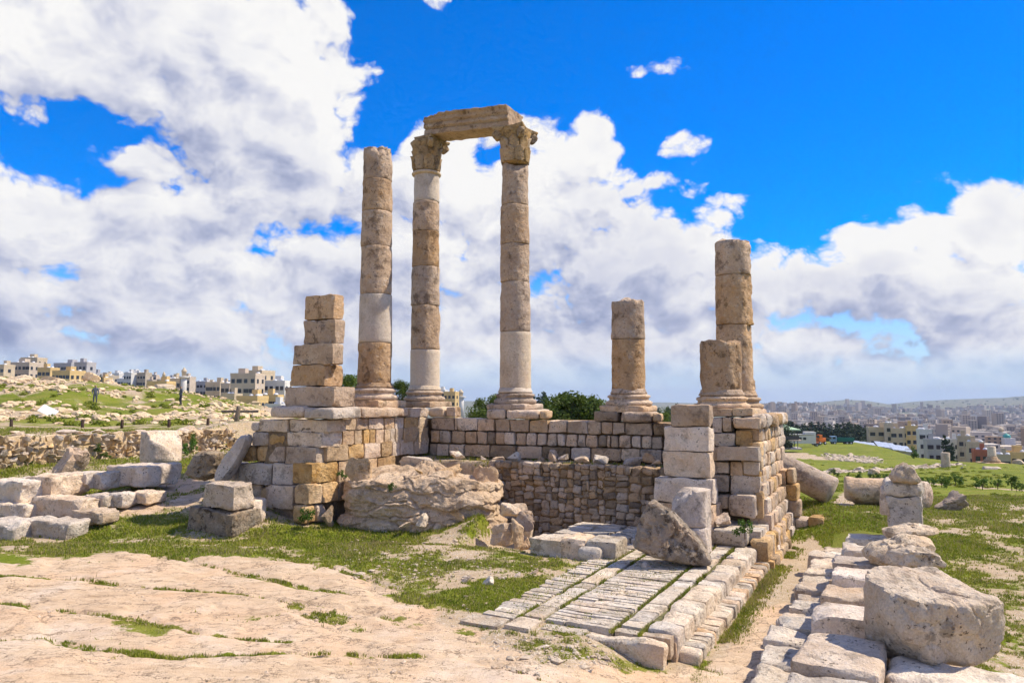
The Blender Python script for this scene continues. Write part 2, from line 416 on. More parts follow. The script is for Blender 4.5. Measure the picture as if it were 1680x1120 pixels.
# ================================================================== materials
def new_mat(name):
    m = bpy.data.materials.new(name); m.use_nodes = True; t = m.node_tree; t.nodes.clear()
    out = t.nodes.new('ShaderNodeOutputMaterial'); b = t.nodes.new('ShaderNodeBsdfPrincipled')
    t.links.new(b.outputs[0], out.inputs[0]); b.inputs['Roughness'].default_value = 0.9
    b.inputs['Specular IOR Level'].default_value = 0.25
    return m, NT(t), b
def c4(c, k=1.0): return (c[0]*k, c[1]*k, c[2]*k, 1)
def stone_mat(name, light, mid, dark, stain=0.5, ochre=0.3, och=(0.50, 0.27, 0.09), bump=0.7, pit=0.85, scale=1.0, vary=0.22, stainc=(0.075, 0.055, 0.038), lichen=0.0, sat=0.88, grain=0.26):
    m, t, b = new_mat(name)
    tc = t.n('ShaderNodeTexCoord'); oi = t.n('ShaderNodeObjectInfo')
    rv = t.v('SCALE', (37.0, 71.0, 53.0), scale=oi.outputs['Random'])
    p = t.v('ADD', tc.outputs['Object'], rv)
    n1 = t.noise(p, 1.7*scale, 4, 0.62); n2 = t.noise(p, 8.0*scale, 6, 0.68); n3 = t.noise(p, 3.4*scale, 5, 0.68)
    n4 = t.noise(p, 38.0*scale, 3, 0.6)
    f = t.m('ADD', t.m('MULTIPLY', n1.outputs['Fac'], 0.6), t.m('MULTIPLY', n2.outputs['Fac'], 0.4))
    c = t.ramp(f, [(0.30, dark), (0.5, mid), (0.68, light)])
    c = t.mix(t.m('MULTIPLY', t.rng(n3.outputs['Fac'], 0.5, 0.72), ochre), c, c4(och))
    n5 = t.noise(t.v('ADD', p, (9.1, 3.3, 5.5)), 2.6*scale, 6, 0.72)
    c = t.mix(t.m('MULTIPLY', t.rng(n5.outputs['Fac'], 0.535, 0.615), stain), c, c4(stainc))
    # pores: small dark holes in the limestone
    vo = t.n('ShaderNodeTexVoronoi', feature='F1'); t.put(vo.inputs['Vector'], t.v('ADD', p, t.v('SCALE', n2.outputs['Color'], scale=0.25))); vo.inputs['Scale'].default_value = 12.0*scale
    pm = t.m('MULTIPLY', t.rng(vo.outputs['Distance'], 0.30, 0.16), t.rng(n1.outputs['Fac'], 0.47, 0.58))
    c = t.mix(t.m('MULTIPLY', pm, pit), c, c4(stainc, 0.9))
    c = t.mix(t.rng(n4.outputs['Fac'], 0.62, 0.38, 0.0, grain), c, t.mix(1.0, c, (0.40, 0.36, 0.33, 1), 'MULTIPLY'))
    n7 = t.noise(p, 17.0*scale, 4, 0.7)
    c = t.mix(t.rng(n7.outputs['Fac'], 0.57, 0.66, 0.0, grain*.8), c, t.mix(1.0, c, (0.45, 0.40, 0.36, 1), 'MULTIPLY'))
    c = t.mix(t.rng(n7.outputs['Fac'], 0.44, 0.34, 0.0, 0.35), c, t.mix(1.0, c, (1.22, 1.20, 1.17, 1), 'MULTIPLY'))
    if lichen:
        n6 = t.noise(t.v('ADD', p, (2.2, 8.8, 4.4)), 4.5*scale, 5, 0.75)
        c = t.mix(t.m('MULTIPLY', t.rng(n6.outputs['Fac'], 0.55, 0.66), lichen), c, (0.62, 0.60, 0.55, 1))
    # broad weathering that runs on from one stone to the next
    gp_ = t.n('ShaderNodeNewGeometry'); nw = t.noise(gp_.outputs['Position'], 0.75, 4, 0.65)
    c = t.mix(t.rng(nw.outputs['Fac'], 0.50, 0.62, 0.0, 0.40), c, t.mix(1.0, c, (0.66, 0.58, 0.50, 1), 'MULTIPLY'))
    c = t.mix(t.rng(nw.outputs['Fac'], 0.46, 0.36, 0.0, 0.30), c, (0.62, 0.44, 0.30, 1))
    hs = t.n('ShaderNodeHueSaturation'); t.put(hs.inputs['Color'], c)
    t.put(hs.inputs['Value'], t.m('MULTIPLY_ADD', oi.outputs['Random'], 2*vary, 1.0-vary))
    r2 = t.m('FRACT', t.m('MULTIPLY', oi.outputs['Random'], 17.31))
    t.put(hs.inputs['Saturation'], t.m('MULTIPLY_ADD', r2, 0.45, sat))
    t.put(b.inputs['Base Color'], hs.outputs[0])
    hgt = t.m('ADD', t.m('MULTIPLY', n2.outputs['Fac'], 1.1), t.m('MULTIPLY', n3.outputs['Fac'], 1.5))
    bp = t.n('ShaderNodeBump'); bp.inputs['Strength'].default_value = bump; bp.inputs['Distance'].default_value = 0.075/scale
    t.put(bp.inputs['Height'], hgt); t.put(b.inputs['Normal'], bp.outputs[0])
    return m
M = {}
M['ashlar'] = stone_mat('ashlar', (0.74, 0.60, 0.46), (0.63, 0.485, 0.36), (0.42, 0.30, 0.21), stain=0.50, ochre=0.40, lichen=.12)
M['pinkgrey'] = stone_mat('pinkgrey', (0.77, 0.67, 0.555), (0.68, 0.56, 0.445), (0.48, 0.375, 0.28), stain=0.42, ochre=0.20, lichen=.15, och=(0.55, 0.36, 0.20))
M['ochre'] = stone_mat('ochre', (0.70, 0.55, 0.37), (0.60, 0.43, 0.26), (0.40, 0.265, 0.15), stain=0.40, ochre=0.45, och=(0.58, 0.32, 0.12))
M['column'] = stone_mat('column', (0.63, 0.475, 0.345), (0.53, 0.385, 0.265), (0.37, 0.25, 0.16), stain=0.70, ochre=0.45, vary=0.12, stainc=(0.15, 0.098, 0.06), lichen=.25)
M['newdrum'] = stone_mat('newdrum', (0.72, 0.615, 0.49), (0.66, 0.555, 0.44), (0.56, 0.455, 0.35), stain=0.16, ochre=0.14, bump=0.3, pit=0.45, vary=0.05, grain=.3)
M['capital'] = stone_mat('capital', (0.58, 0.45, 0.30), (0.46, 0.335, 0.205), (0.27, 0.185, 0.105), stain=0.65, ochre=0.4, bump=0.9, scale=1.4, vary=0.08)
M['rubble'] = stone_mat('rubble', (0.56, 0.455, 0.34), (0.43, 0.33, 0.235), (0.25, 0.18, 0.125), stain=0.55, ochre=0.28, vary=0.42, scale=1.6, lichen=0.15)
M['drystone'] = stone_mat('drystone', (0.80, 0.68, 0.50), (0.70, 0.55, 0.37), (0.50, 0.36, 0.22), stain=0.22, ochre=0.45, vary=0.28, scale=1.6)
M['pale'] = stone_mat('pale', (0.76, 0.68, 0.57), (0.68, 0.58, 0.47), (0.48, 0.38, 0.29), stain=0.32, ochre=0.18, vary=0.15, lichen=0.2, och=(0.60, 0.42, 0.26))
M['white_slab'] = stone_mat('white_slab', (0.72, 0.655, 0.56), (0.62, 0.54, 0.445), (0.40, 0.33, 0.26), stain=0.50, ochre=0.12, vary=0.18, lichen=0.35)
M['pitted'] = stone_mat('pitted', (0.52, 0.45, 0.36), (0.34, 0.28, 0.215), (0.15, 0.12, 0.09), stain=0.9, ochre=0.2, bump=1.0, pit=1.0, vary=0.08, lichen=0.30, scale=1.5)
M['boulder'] = stone_mat('boulder', (0.76, 0.66, 0.53), (0.66, 0.54, 0.41), (0.44, 0.33, 0.225), stain=0.50, ochre=0.40, bump=0.9, vary=0.10, lichen=0.22)
M['outcrop'] = stone_mat('outcrop', (0.74, 0.60, 0.45), (0.64, 0.485, 0.34), (0.44, 0.31, 0.20), stain=0.35, ochre=0.40, bump=0.9, vary=0.06)
def plain_mat(name, col, rough=0.7, var=0.12, scale=4.0, metal=0.0, spec=0.3, bump=0.0):
    m, t, b = new_mat(name)
    tc = t.n('ShaderNodeTexCoord'); n = t.noise(tc.outputs['Object'], scale, 5, 0.6)
    c = t.mix(t.rng(n.outputs['Fac'], 0.3, 0.7), c4(col, 1-var), c4(col, 1+var)); t.put(b.inputs['Base Color'], c)
    b.inputs['Roughness'].default_value = rough; b.inputs['Metallic'].default_value = metal; b.inputs['Specular IOR Level'].default_value = spec
    if bump:
        bp = t.n('ShaderNodeBump'); bp.inputs['Strength'].default_value = bump; bp.inputs['Distance'].default_value = 0.03
        t.put(bp.inputs['Height'], n.outputs['Fac']); t.put(b.inputs['Normal'], bp.outputs[0])
    return m
def leaf_mat(name, a, bcol, trans=0.25):
    m, t, b = new_mat(name)
    tc = t.n('ShaderNodeTexCoord'); n = t.noise(tc.outputs['Object'], 1.3, 4, 0.6); n2 = t.noise(tc.outputs['Object'], 14.0, 3, 0.6)
    f = t.m('ADD', t.m('MULTIPLY', n.outputs['Fac'], 0.5), t.m('MULTIPLY', n2.outputs['Fac'], 0.5))
    c = t.mix(t.rng(f, 0.36, 0.64), c4(a), c4(bcol))
    oi = t.n('ShaderNodeObjectInfo'); hs = t.n('ShaderNodeHueSaturation'); t.put(hs.inputs['Color'], c)
    t.put(hs.inputs['Value'], t.m('MULTIPLY_ADD', oi.outputs['Random'], 0.5, 0.75))
    t.put(b.inputs['Base Color'], hs.outputs[0]); b.inputs['Roughness'].default_value = 0.6
    b.inputs['Specular IOR Level'].default_value = 0.15
    if trans:
        tr = t.n('ShaderNodeBsdfTranslucent'); t.put(tr.inputs[0], hs.outputs[0]); mx = t.n('ShaderNodeMixShader'); mx.inputs[0].default_value = trans
        out = [x for x in t.t.nodes if x.type == 'OUTPUT_MATERIAL'][0]
        t.t.links.new(b.outputs[0], mx.inputs[1]); t.t.links.new(tr.outputs[0], mx.inputs[2]); t.t.links.new(mx.outputs[0], out.inputs[0])
    return m
M['grass'] = leaf_mat('grass', (0.12, 0.17, 0.014), (0.33, 0.33, 0.045), 0.35)
M['bush'] = leaf_mat('bush', (0.05, 0.11, 0.015), (0.11, 0.18, 0.025), 0.3)
M['tree'] = leaf_mat('tree', (0.05, 0.095, 0.014), (0.13, 0.17, 0.028), 0.35)
M['conifer'] = leaf_mat('conifer', (0.014, 0.032, 0.012), (0.04, 0.062, 0.02), 0.15)
M['dryshrub'] = leaf_mat('dryshrub', (0.10, 0.10, 0.035), (0.20, 0.17, 0.06), 0.2)
M['bark'] = plain_mat('bark', (0.12, 0.085, 0.055), 0.95, 0.35, 9.0, bump=0.6)
M['core'] = stone_mat('core', (0.30, 0.23, 0.16), (0.22, 0.165, 0.11), (0.12, 0.09, 0.06), stain=0.4, ochre=0.3, bump=1.0, scale=2.0)

# the ground: bedrock, grass, soil and gravel, told apart by attributes painted in world space
def ground_material():
    m, t, b = new_mat('ground')
    geo = t.n('ShaderNodeNewGeometry'); p = geo.outputs['Position']
    def attr(n): a = t.n('ShaderNodeAttribute', attribute_name=n); return a.outputs['Fac']
    ag, ar, av, af = attr('grass'), attr('rock'), attr('gravel'), attr('far')
    n1 = t.noise(p, 0.55, 4, 0.6); n2 = t.noise(p, 2.4, 5, 0.68); n3 = t.noise(p, 11.0, 4, 0.65); n4 = t.noise(p, 55.0, 3, 0.65); n0 = t.noise(p, 0.06, 4, 0.6)
    # bedrock: pinkish cream limestone with ochre clouds, scuffs and hairline cracks
    st = t.n('ShaderNodeMapping'); t.put(st.inputs['Vector'], p); st.inputs['Rotation'].default_value = (0, 0, -ROTV - 0.12); st.inputs['Scale'].default_value = (0.55, 1.7, 1.0)
    s2 = t.noise(st.outputs[0], 1.6, 6, 0.7, 0.6); s3 = t.noise(st.outputs[0], 6.0, 5, 0.7)
    rc = t.ramp(t.m('ADD', t.m('MULTIPLY', s2.outputs['Fac'], 0.6), t.m('MULTIPLY', s3.outputs['Fac'], 0.4)), [(0.30, (0.37, 0.25, 0.15)), (0.45, (0.55, 0.395, 0.255)), (0.58, (0.63, 0.475, 0.325)), (0.72, (0.70, 0.565, 0.415))])
    rc = t.mix(t.rng(n1.outputs['Fac'], 0.45, 0.70, 0.0, 0.55), rc, (0.66, 0.42, 0.25, 1))
    n1b = t.noise(t.v('ADD', p, (13.0, 7.0, 2.0)), 0.7, 5, 0.65)
    rc = t.mix(t.rng(n1b.outputs['Fac'], 0.50, 0.72, 0.0, 0.45), rc, (0.72, 0.61, 0.50, 1))
    rc = t.mix(t.rng(n4.outputs['Fac'], 0.52, 0.68, 0.0, 0.35), rc, (0.34, 0.25, 0.18, 1))
    vo = t.n('ShaderNodeTexVoronoi', feature='DISTANCE_TO_EDGE'); vo.inputs['Scale'].default_value = 1.15
    t.put(vo.inputs['Vector'], t.v('ADD', st.outputs[0], t.v('SCALE', n2.outputs['Color'], scale=0.85)))
    crack = t.m('MULTIPLY', t.rng(vo.outputs['Distance'], 0.024, 0.004), t.rng(n2.outputs['Fac'], 0.40, 0.52))
    vo2 = t.n('ShaderNodeTexVoronoi', feature='DISTANCE_TO_EDGE'); vo2.inputs['Scale'].default_value = 3.6
    t.put(vo2.inputs['Vector'], t.v('ADD', st.outputs[0], t.v('SCALE', n3.outputs['Color'], scale=0.35)))
    crack2 = t.m('MULTIPLY', t.rng(vo2.outputs['Distance'], 0.034, 0.006), t.rng(n2.outputs['Fac'], 0.47, 0.58))
    ck = t.m('MAXIMUM', crack, crack2)
    rc = t.mix(t.m('MULTIPLY', ck, 0.85), rc, (0.20, 0.14, 0.09, 1))
    # soil and gravel
    sc = t.ramp(t.m('ADD', t.m('MULTIPLY', n2.outputs['Fac'], 0.5), t.m('MULTIPLY', n4.outputs['Fac'], 0.5)), [(0.3, (0.29, 0.205, 0.125)), (0.5, (0.44, 0.33, 0.215)), (0.7, (0.58, 0.48, 0.36))])
    vg = t.n('ShaderNodeTexVoronoi', feature='F1'); vg.inputs['Scale'].default_value = 21.0; t.put(vg.inputs['Vector'], p)
    peb = t.m('MULTIPLY', t.rng(vg.outputs['Distance'], 0.40, 0.26), av)
    gc = t.mix(t.m('FRACT', t.m('MULTIPLY', vg.outputs['Distance'], 5.3)), (0.66, 0.60, 0.52, 1), (0.52, 0.45, 0.37, 1))
    sc = t.mix(t.m('MULTIPLY', peb, t.rng(n3.outputs['Fac'], 0.38, 0.56)), sc, gc)
    # turf
    tg = t.ramp(t.m('ADD', t.m('MULTIPLY', n2.outputs['Fac'], 0.45), t.m('MULTIPLY', n4.outputs['Fac'], 0.55)), [(0.3, (0.075, 0.105, 0.008)), (0.5, (0.155, 0.19, 0.014)), (0.7, (0.26, 0.275, 0.03))])
    tg = t.mix(t.rng(n1.outputs['Fac'], 0.42, 0.62, 0.0, 0.6), tg, (0.25, 0.22, 0.05, 1))
    nf = t.noise(p, 0.16, 5, 0.65)
    tg = t.mix(t.rng(nf.outputs['Fac'], 0.46, 0.64, 0.0, 0.55), tg, t.mix(1.0, tg, (0.55, 0.62, 0.6, 1), 'MULTIPLY'))
    # far hillside: stones, turf and earth at a larger grain
    base = t.mix(t.rng(ar, 0.35, 0.62), sc, rc)
    gm = t.m('ADD', ag, t.m('MULTIPLY_ADD', n3.outputs['Fac'], 0.9, -0.45))
    gm = t.m('ADD', gm, t.m('MULTIPLY_ADD', n4.outputs['Fac'], 0.5, -0.25))
    gfac = t.rng(gm, 0.40, 0.58)
    c = t.mix(gfac, base, tg)
    # built-up slopes and dark groves, far off
    fc = t.ramp(n0.outputs['Fac'], [(0.35, (0.07, 0.09, 0.045)), (0.5, (0.17, 0.17, 0.11)), (0.65, (0.30, 0.27, 0.20))])
    c = t.mix(af, c, fc)
    t.put(b.inputs['Base Color'], c); b.inputs['Roughness'].default_value = 0.95; b.inputs['Specular IOR Level'].default_value = 0.12
    h = t.m('ADD', t.m('MULTIPLY', n3.outputs['Fac'], 0.8), t.m('MULTIPLY', n4.outputs['Fac'], 0.35))
    h = t.m('SUBTRACT', h, t.m('MULTIPLY', crack2, 0.7))
    bp = t.n('ShaderNodeBump'); bp.inputs['Strength'].default_value = 0.6; bp.inputs['Distance'].default_value = 0.06
    t.put(bp.inputs['Height'], h); t.put(b.inputs['Normal'], bp.outputs[0])
    return m
M['ground'] = ground_material()

# ================================================================== the ground
O2 = Vector((-3.16, 26.5, 0))             # foot of the corner column, origin of the temple frame
def tab(x, pts):
    a = np.array(pts, float); return np.interp(x, a[:, 0], a[:, 1])
WA = Vector((-19.1, 25.5, 0)); WB = Vector((-13.4, 36.0, 0))       # line of the dry stone terrace wall
WE = (WB-WA).normalized(); WN = Vector((WE.y, -WE.x, 0))            # its outward normal, towards the viewer
CREST = [(-600, 9.0), (-200, 7.6), (0, 6.7), (150, 6.5), (230, 5.4), (300, 4.7), (350, 3.7), (400, 2.7), (470, 1.6), (600, 0.6), (900, -2.0), (1250, -6.0)]
RIGHT = [(0, 0.0), (18, 0.0), (24, -0.1), (31, -0.55), (45, -1.6), (60, -2.8), (100, -5.3), (160, -7.8), (235, -9.6), (262, -10.5), (300, -15), (450, -42), (700, -64), (1100, -74), (1600, -70), (2200, -55), (3000, -30), (3800, -8), (4500, 2)]
RIDGE = [(-900, 40), (0, 20), (600, -10), (1100, -20), (1250, -24), (1330, -22), (1385, -2), (1415, -6), (1455, -32), (1500, -14), (1560, -2), (1640, 6), (1690, 26), (1800, 38), (2600, 60)]
EDGE = [(0, 240), (1300, 245), (1390, 240), (1440, 195), (1500, 135), (1560, 118), (1640, 112), (1720, 100), (2400, 90)]      # where the field breaks off towards the city
C0 = Vector((2.40, 10.85, 0))                    # near right corner of the paved platform
def H(x, y):
    x = np.atleast_1d(np.asarray(x, float)); y = np.atleast_1d(np.asarray(y, float))
    r = np.hypot(x, y)
    k = np.where(y > 0.3*np.abs(x), x/np.maximum(y, 1e-3), np.sign(x)*3.3); px = 840 + 1200*np.clip(k, -3, 3)
    d = np.where(y > 0, y, r*0.5)
    # right-hand field and the city's slopes
    zr = tab(d, RIGHT)
    de = tab(px, EDGE); drop = np.interp(de, [r_[0] for r_ in RIGHT], [r_[1] for r_ in RIGHT]) - 0.16*np.maximum(0, d-de)
    zr = np.where((d > de) & (d < 420), np.minimum(zr, np.maximum(drop, -44)), zr)
    far = sstep(2600, 4500, d)
    zr = zr + far*tab(px, RIDGE) - sstep(4600, 8000, d)*120
    zr += sstep(500, 1500, d)*22*fbm2(x, y, 1/900.0, 3, 5)*(1-0.6*far)
    # left-hand terrace and hillside
    crest = tab(px, CREST)
    front = 0.05 + 1.05*sstep(18.5, 29, d)*sstep(520, 330, px) + 0.25*sstep(18, 21, d)*sstep(620, 480, px)
    sdist = -((x-WA.x)*WN.x + (y-WA.y)*WN.y)
    hill = 2.35 + (crest-2.35)*sstep(40, 108, d) + sstep(38, 60, d)*(0.55*fbm2(x, y, 0.11, 4, 11))*sstep(300, 120, d)
    hill = hill - sstep(112, 300, d)*3.0
    zl = front + (hill-front)*sstep(0.16, 0.5, sdist)
    zl = np.where(d > 300, zl + (zr-zl)*sstep(420, 1500, d), zl)
    bl = sstep(440, 700, px)*sstep(24, 34, d) + sstep(420, 640, px)*(1-sstep(24, 34, d))
    z = zl*(1-bl) + zr*bl
    # inside the ruin
    X = x - O2.x; Y = y - O2.y; a = X*V.x + Y*V.y; b = X*U.x + Y*U.y
    near = d < 40
    terr = sstep(-2.22, -2.0, b)*sstep(1.6, 0.2, b)*sstep(-1.0, 0.2, a)*sstep(12.0, 11.2, a)
    z = np.where(near, z + (1.88-z)*terr, z)
    pit = sstep(5.0, 5.45, a)*sstep(10.2, 9.6, a)*sstep(-6.9, -6.3, b)*sstep(-2.0, -2.2, b)
    z = np.where(near, z - 0.25*pit, z)
    mound = np.exp(-(((x+0.35)/1.15)**2 + ((y-20.0)/0.8)**2))*(1-pit)*sstep(5.35, 4.95, a)
    z = np.where(near, z + 0.72*mound + 0.28*sstep(18.6, 20.4, y)*sstep(300, 420, px)*sstep(880, 700, px)*(1-terr), z)
    bank = np.exp(-(((x-9.3)/1.3)**2 + ((y-22.3)/2.4)**2)); z = np.where(near, z + 0.75*bank, z)
    # the ground left of the platform lies level with its paving
    A = (x-C0.x)*V.x + (y-C0.y)*V.y; z = z + np.where(y > 0, 0.34*sstep(0.35, -1.6, A)*sstep(19.6, 17.2, y), 0.34*sstep(0.35, -1.6, A))*sstep(60, 40, r)
    # bedrock swells and small unevenness
    z += np.where(d < 60, 0.06*fbm2(x, y, 0.35, 3, 21) + 0.014*fbm2(x, y, 1.7, 4, 22), 0)
    return z
def Hs(x, y): return float(H(x, y)[0])
def ground_hit(px, py):
    z = 0.0
    for i in range(14):
        p = G(px, py, z); z = 0.5*z + 0.5*Hs(p.x, p.y)
    p = G(px, py, z); return p
def ground_hits(pxs, pys):
    """many pixels at once; arrays x, y, z"""
    p = (np.asarray(pxs, float)-840.0)/F; q = (560.0-np.asarray(pys, float))/F
    dy = cs - q*sn; dz = sn + q*cs; z = np.zeros(len(p))
    for i in range(14):
        t = (z-E)/dz; z = .5*z + .5*H(p*t, dy*t)
    t = (z-E)/dz; return p*t, dy*t, z
def poly_world(pts):
    a = np.array(pts, float); x, y, z = ground_hits(a[:, 0], a[:, 1]); return np.stack([x, y], 1)
def poly_sdf(x, y, poly):
    """signed distance, positive inside"""
    dmin = np.full(len(x), 1e9); ins = np.zeros(len(x), bool); n = len(poly)
    for i in range(n):
        ax, ay = poly[i]; bx, by = poly[(i+1) % n]
        ex, ey = bx-ax, by-ay; wx, wy = x-ax, y-ay
        t = np.clip((wx*ex+wy*ey)/(ex*ex+ey*ey+1e-12), 0, 1)
        dmin = np.minimum(dmin, np.hypot(wx-t*ex, wy-t*ey))
        c = ((ay > y) != (by > y)) & (x < (bx-ax)*(y-ay)/(by-ay+1e-12)+ax)
        ins ^= c
    return np.where(ins, dmin, -dmin)
def line_dist(x, y, pts):
    dmin = np.full(len(x), 1e9)
    for i in range(len(pts)-1):
        ax, ay = pts[i]; bx, by = pts[i+1]; ex, ey = bx-ax, by-ay
        t = np.clip(((x-ax)*ex+(y-ay)*ey)/(ex*ex+ey*ey+1e-12), 0, 1)
        dmin = np.minimum(dmin, np.hypot(x-ax-t*ex, y-ay-t*ey))
    return dmin
GRASS = [
 [(640, 975), (720, 965), (780, 942), (935, 940), (904, 970), (851, 1001), (833, 1012), (780, 1009), (735, 995), (660, 985)],
 [(410, 1012), (480, 1005), (470, 988), (560, 1000), (595, 1025), (590, 1035), (500, 1020), (425, 1015)],
 [(170, 1020), (210, 1015), (275, 1030), (270, 1039), (200, 1037)],
 [(655, 1015), (700, 1020), (795, 1040), (780, 1050), (655, 1043)],
 [(-40, 910), (50, 914), (40, 926), (-40, 926)],
 [(20, 905), (90, 885), (130, 868), (165, 840), (205, 868), (208, 885), (150, 917), (70, 915)],
 [(210, 905), (390, 897), (490, 912), (540, 928), (520, 932), (480, 920), (380, 915), (250, 912)],
 [(400, 876), (430, 866), (690, 858), (725, 880), (640, 903), (560, 920), (490, 907), (430, 893)],
 [(1120, 1100), (1180, 1010), (1225, 935), (1262, 880), (1300, 862), (1340, 868), (1310, 888), (1266, 902), (1248, 955), (1213, 1015), (1178, 1065), (1130, 1100)],
 [(995, 1068), (1060, 1090), (1110, 1095), (1100, 1103), (1010, 1092)],
 [(740, 860), (800, 842), (838, 832), (820, 845), (770, 866)],
 [(1290, 800), (1330, 800), (1390, 840), (1360, 865), (1320, 850)],
 [(225, 862), (300, 850), (330, 838), (322, 872), (240, 874)],
 [(540, 918), (640, 908), (700, 940), (760, 950), (640, 955), (580, 935)],
 [(860, 905), (935, 915), (930, 940), (880, 935)],
]
ROCK = [
 [(-400, 905), (60, 915), (210, 908), (380, 910), (520, 925), (600, 950), (640, 968), (640, 985), (720, 1005), (800, 1045), (880, 1100), (1100, 1102), (1140, 1090), (1200, 1060), (1228, 1000), (1290, 990), (1300, 1300), (-500, 1300)],
 [(150, 830), (190, 785), (300, 750), (335, 770), (330, 820), (300, 835), (290, 860), (210, 868)],
]
GRAVEL = [
 [(560, 925), (640, 900), (700, 880), (870, 898), (905, 925), (800, 945), (640, 955)],
 [(790, 1048), (910, 1050), (1000, 1085), (960, 1105), (850, 1100)],
 [(1590, 1010), (1700, 990), (1760, 1200), (1560, 1200)],
 [(1545, 835), (1600, 822), (1720, 822), (1720, 862), (1620, 858)],
]
CRACKS = [
 [(-20, 944), (100, 950), (200, 960), (350, 972), (475, 988), (590, 1005), (650, 1020)],
 [(5, 991), (60, 996), (100, 1002), (175, 1010), (275, 1030), (350, 1045), (425, 1050), (470, 1054)],
 [(450, 920), (530, 926), (560, 938), (620, 955), (690, 976), (760, 995)],
 [(290, 915), (350, 930), (440, 950), (500, 965), (570, 975)],
 [(-20, 1052), (80, 1049), (160, 1066), (300, 1080), (420, 1076), (560, 1072), (700, 1078)],
]
def masks(x, y):
    n = len(x); d = np.where(y > 0, y, 50); r = np.hypot(x, y)
    k = np.where(y > 0.1, x/np.maximum(y, 1e-3), 3); px = 840+1200*np.clip(k, -3, 3)
    g = np.zeros(n); ro = np.zeros(n); gv = np.zeros(n)
    def psd(pl):
        out = np.full(n, -9.0); lo = pl.min(0)-1.2; hi = pl.max(0)+1.2
        m = (x > lo[0]) & (x < hi[0]) & (y > lo[1]) & (y < hi[1])
        if m.any(): out[m] = poly_sdf(x[m], y[m], pl)
        return out
    nz = fbm2(x, y, 1.1, 4, 31); nz2 = fbm2(x, y, 0.3, 4, 32); nz3 = fbm2(x, y, 4.5, 3, 33)
    # default: rough turf with bare soil
    right = sstep(1180, 1330, px)
    g += (0.50 + 0.30*nz2 + 0.18*nz)*(1-right) + right*(0.78+0.34*nz2+0.22*nz+.08*nz3)
    g = np.where(px < 480, np.where(d > 36, 0.53+0.42*fbm2(x, y, 0.14, 4, 35)+0.22*nz, g), g)
    g = g + right*sstep(30, 42, d)*0.22
    bedarea = poly_sdf(x, y, BEDAREA)
    g = np.where(bedarea > 0, 0.0 + 0.2*nz, g)
    for pl in GRASS_W:
        s = psd(pl); g = np.maximum(g, np.clip(0.40 + 1.2*s + 0.28*nz + 0.22*nz3, 0, 1))
    for pl in ROCK_W:
        s = psd(pl); ro = np.maximum(ro, np.clip(0.5 + 1.4*s + 0.35*nz, 0, 1))
    g = np.where((bedarea > 0) & (ro < .35) & (px < 1000), np.maximum(g, 0.47+0.34*nz+0.16*nz3), g)
    w_ = 0.03 + 0.07*np.clip(fbm2(x, y, 0.8, 3, 41)+0.1, 0, 1); w2_ = (0.50+0.50*np.clip(fbm2(x, y, 1.3, 2, 42)*1.6+0.6, 0, 1))
    nm = (y < 24)
    for ln in CRACK_W:
        s = np.full(n, 9.0); s[nm] = line_dist(x[nm], y[nm], ln) + 0.05*nz3[nm]
        g = np.maximum(g, np.clip(0.62 - (s-w_)*7, 0, 1)*w2_)
    g = np.where((ro > 0.5) & (g < 0.42), np.minimum(g, 0.12), g)
    for pl in GRAVEL_W:
        s = psd(pl); gv = np.maximum(gv, np.clip(0.5+1.5*s+0.3*nz, 0, 1))
        g = np.where(s > 0, np.minimum(g, 0.53+0.24*nz+0.20*nz3), g)
    # paths and terraces inside the ruin
    X = x-O2.x; Y = y-O2.y; a = X*V.x+Y*V.y; b = X*U.x+Y*U.y
    g = np.where((b > -2.3) & (b < 1) & (a > -1) & (a < 12), np.minimum(g, 0.34+0.25*nz), g)
    g = np.where((a > 5.2) & (a < 10) & (b > -6.5) & (b < -2.4), 0.1, g)
    s = poly_sdf(x, y, PATH_W); g = np.where(s > 0, np.minimum(g, 0.1), g)
    for ln, wd in FIELD_PATHS: s = line_dist(x, y, ln); g = np.where(s < wd*(1+0.3*nz), np.minimum(g, 0.15), g)
    gv = np.maximum(gv, 0.5+0.4*nz2)
    far = sstep(270, 340, d)
    return np.clip(g, 0, 1), np.clip(ro, 0, 1), np.clip(gv, 0, 1), far
GRASS_W = [poly_world(p) for p in GRASS]; ROCK_W = [poly_world(p) for p in ROCK]
GRAVEL_W = [poly_world(p) for p in GRAVEL]; CRACK_W = [poly_world(p) for p in CRACKS]
BEDAREA = np.array([(-30, 7), (6, 7), (7, 14), (8.5, 22), (7.0, 22.6), (3.0, 20), (-1, 19.6), (-6, 19.5), (-12, 17.6), (-30, 17.6)])
PATH_W = poly_world([(1225, 1000), (1262, 945), (1268, 905), (1330, 888), (1322, 930), (1300, 960), (1260, 1010), (1245, 1060), (1190, 1080)])
FIELD_PATHS = [(np.array([ground_hit(*q)[:2] for q in ((1345, 826), (1380, 829), (1420, 790), (1480, 787), (1580, 795), (1680, 803), (1780, 810))]), 0.55),
               (np.array([ground_hit(*q)[:2] for q in ((1300, 742), (1330, 750), (1360, 752))]), 3.0)]
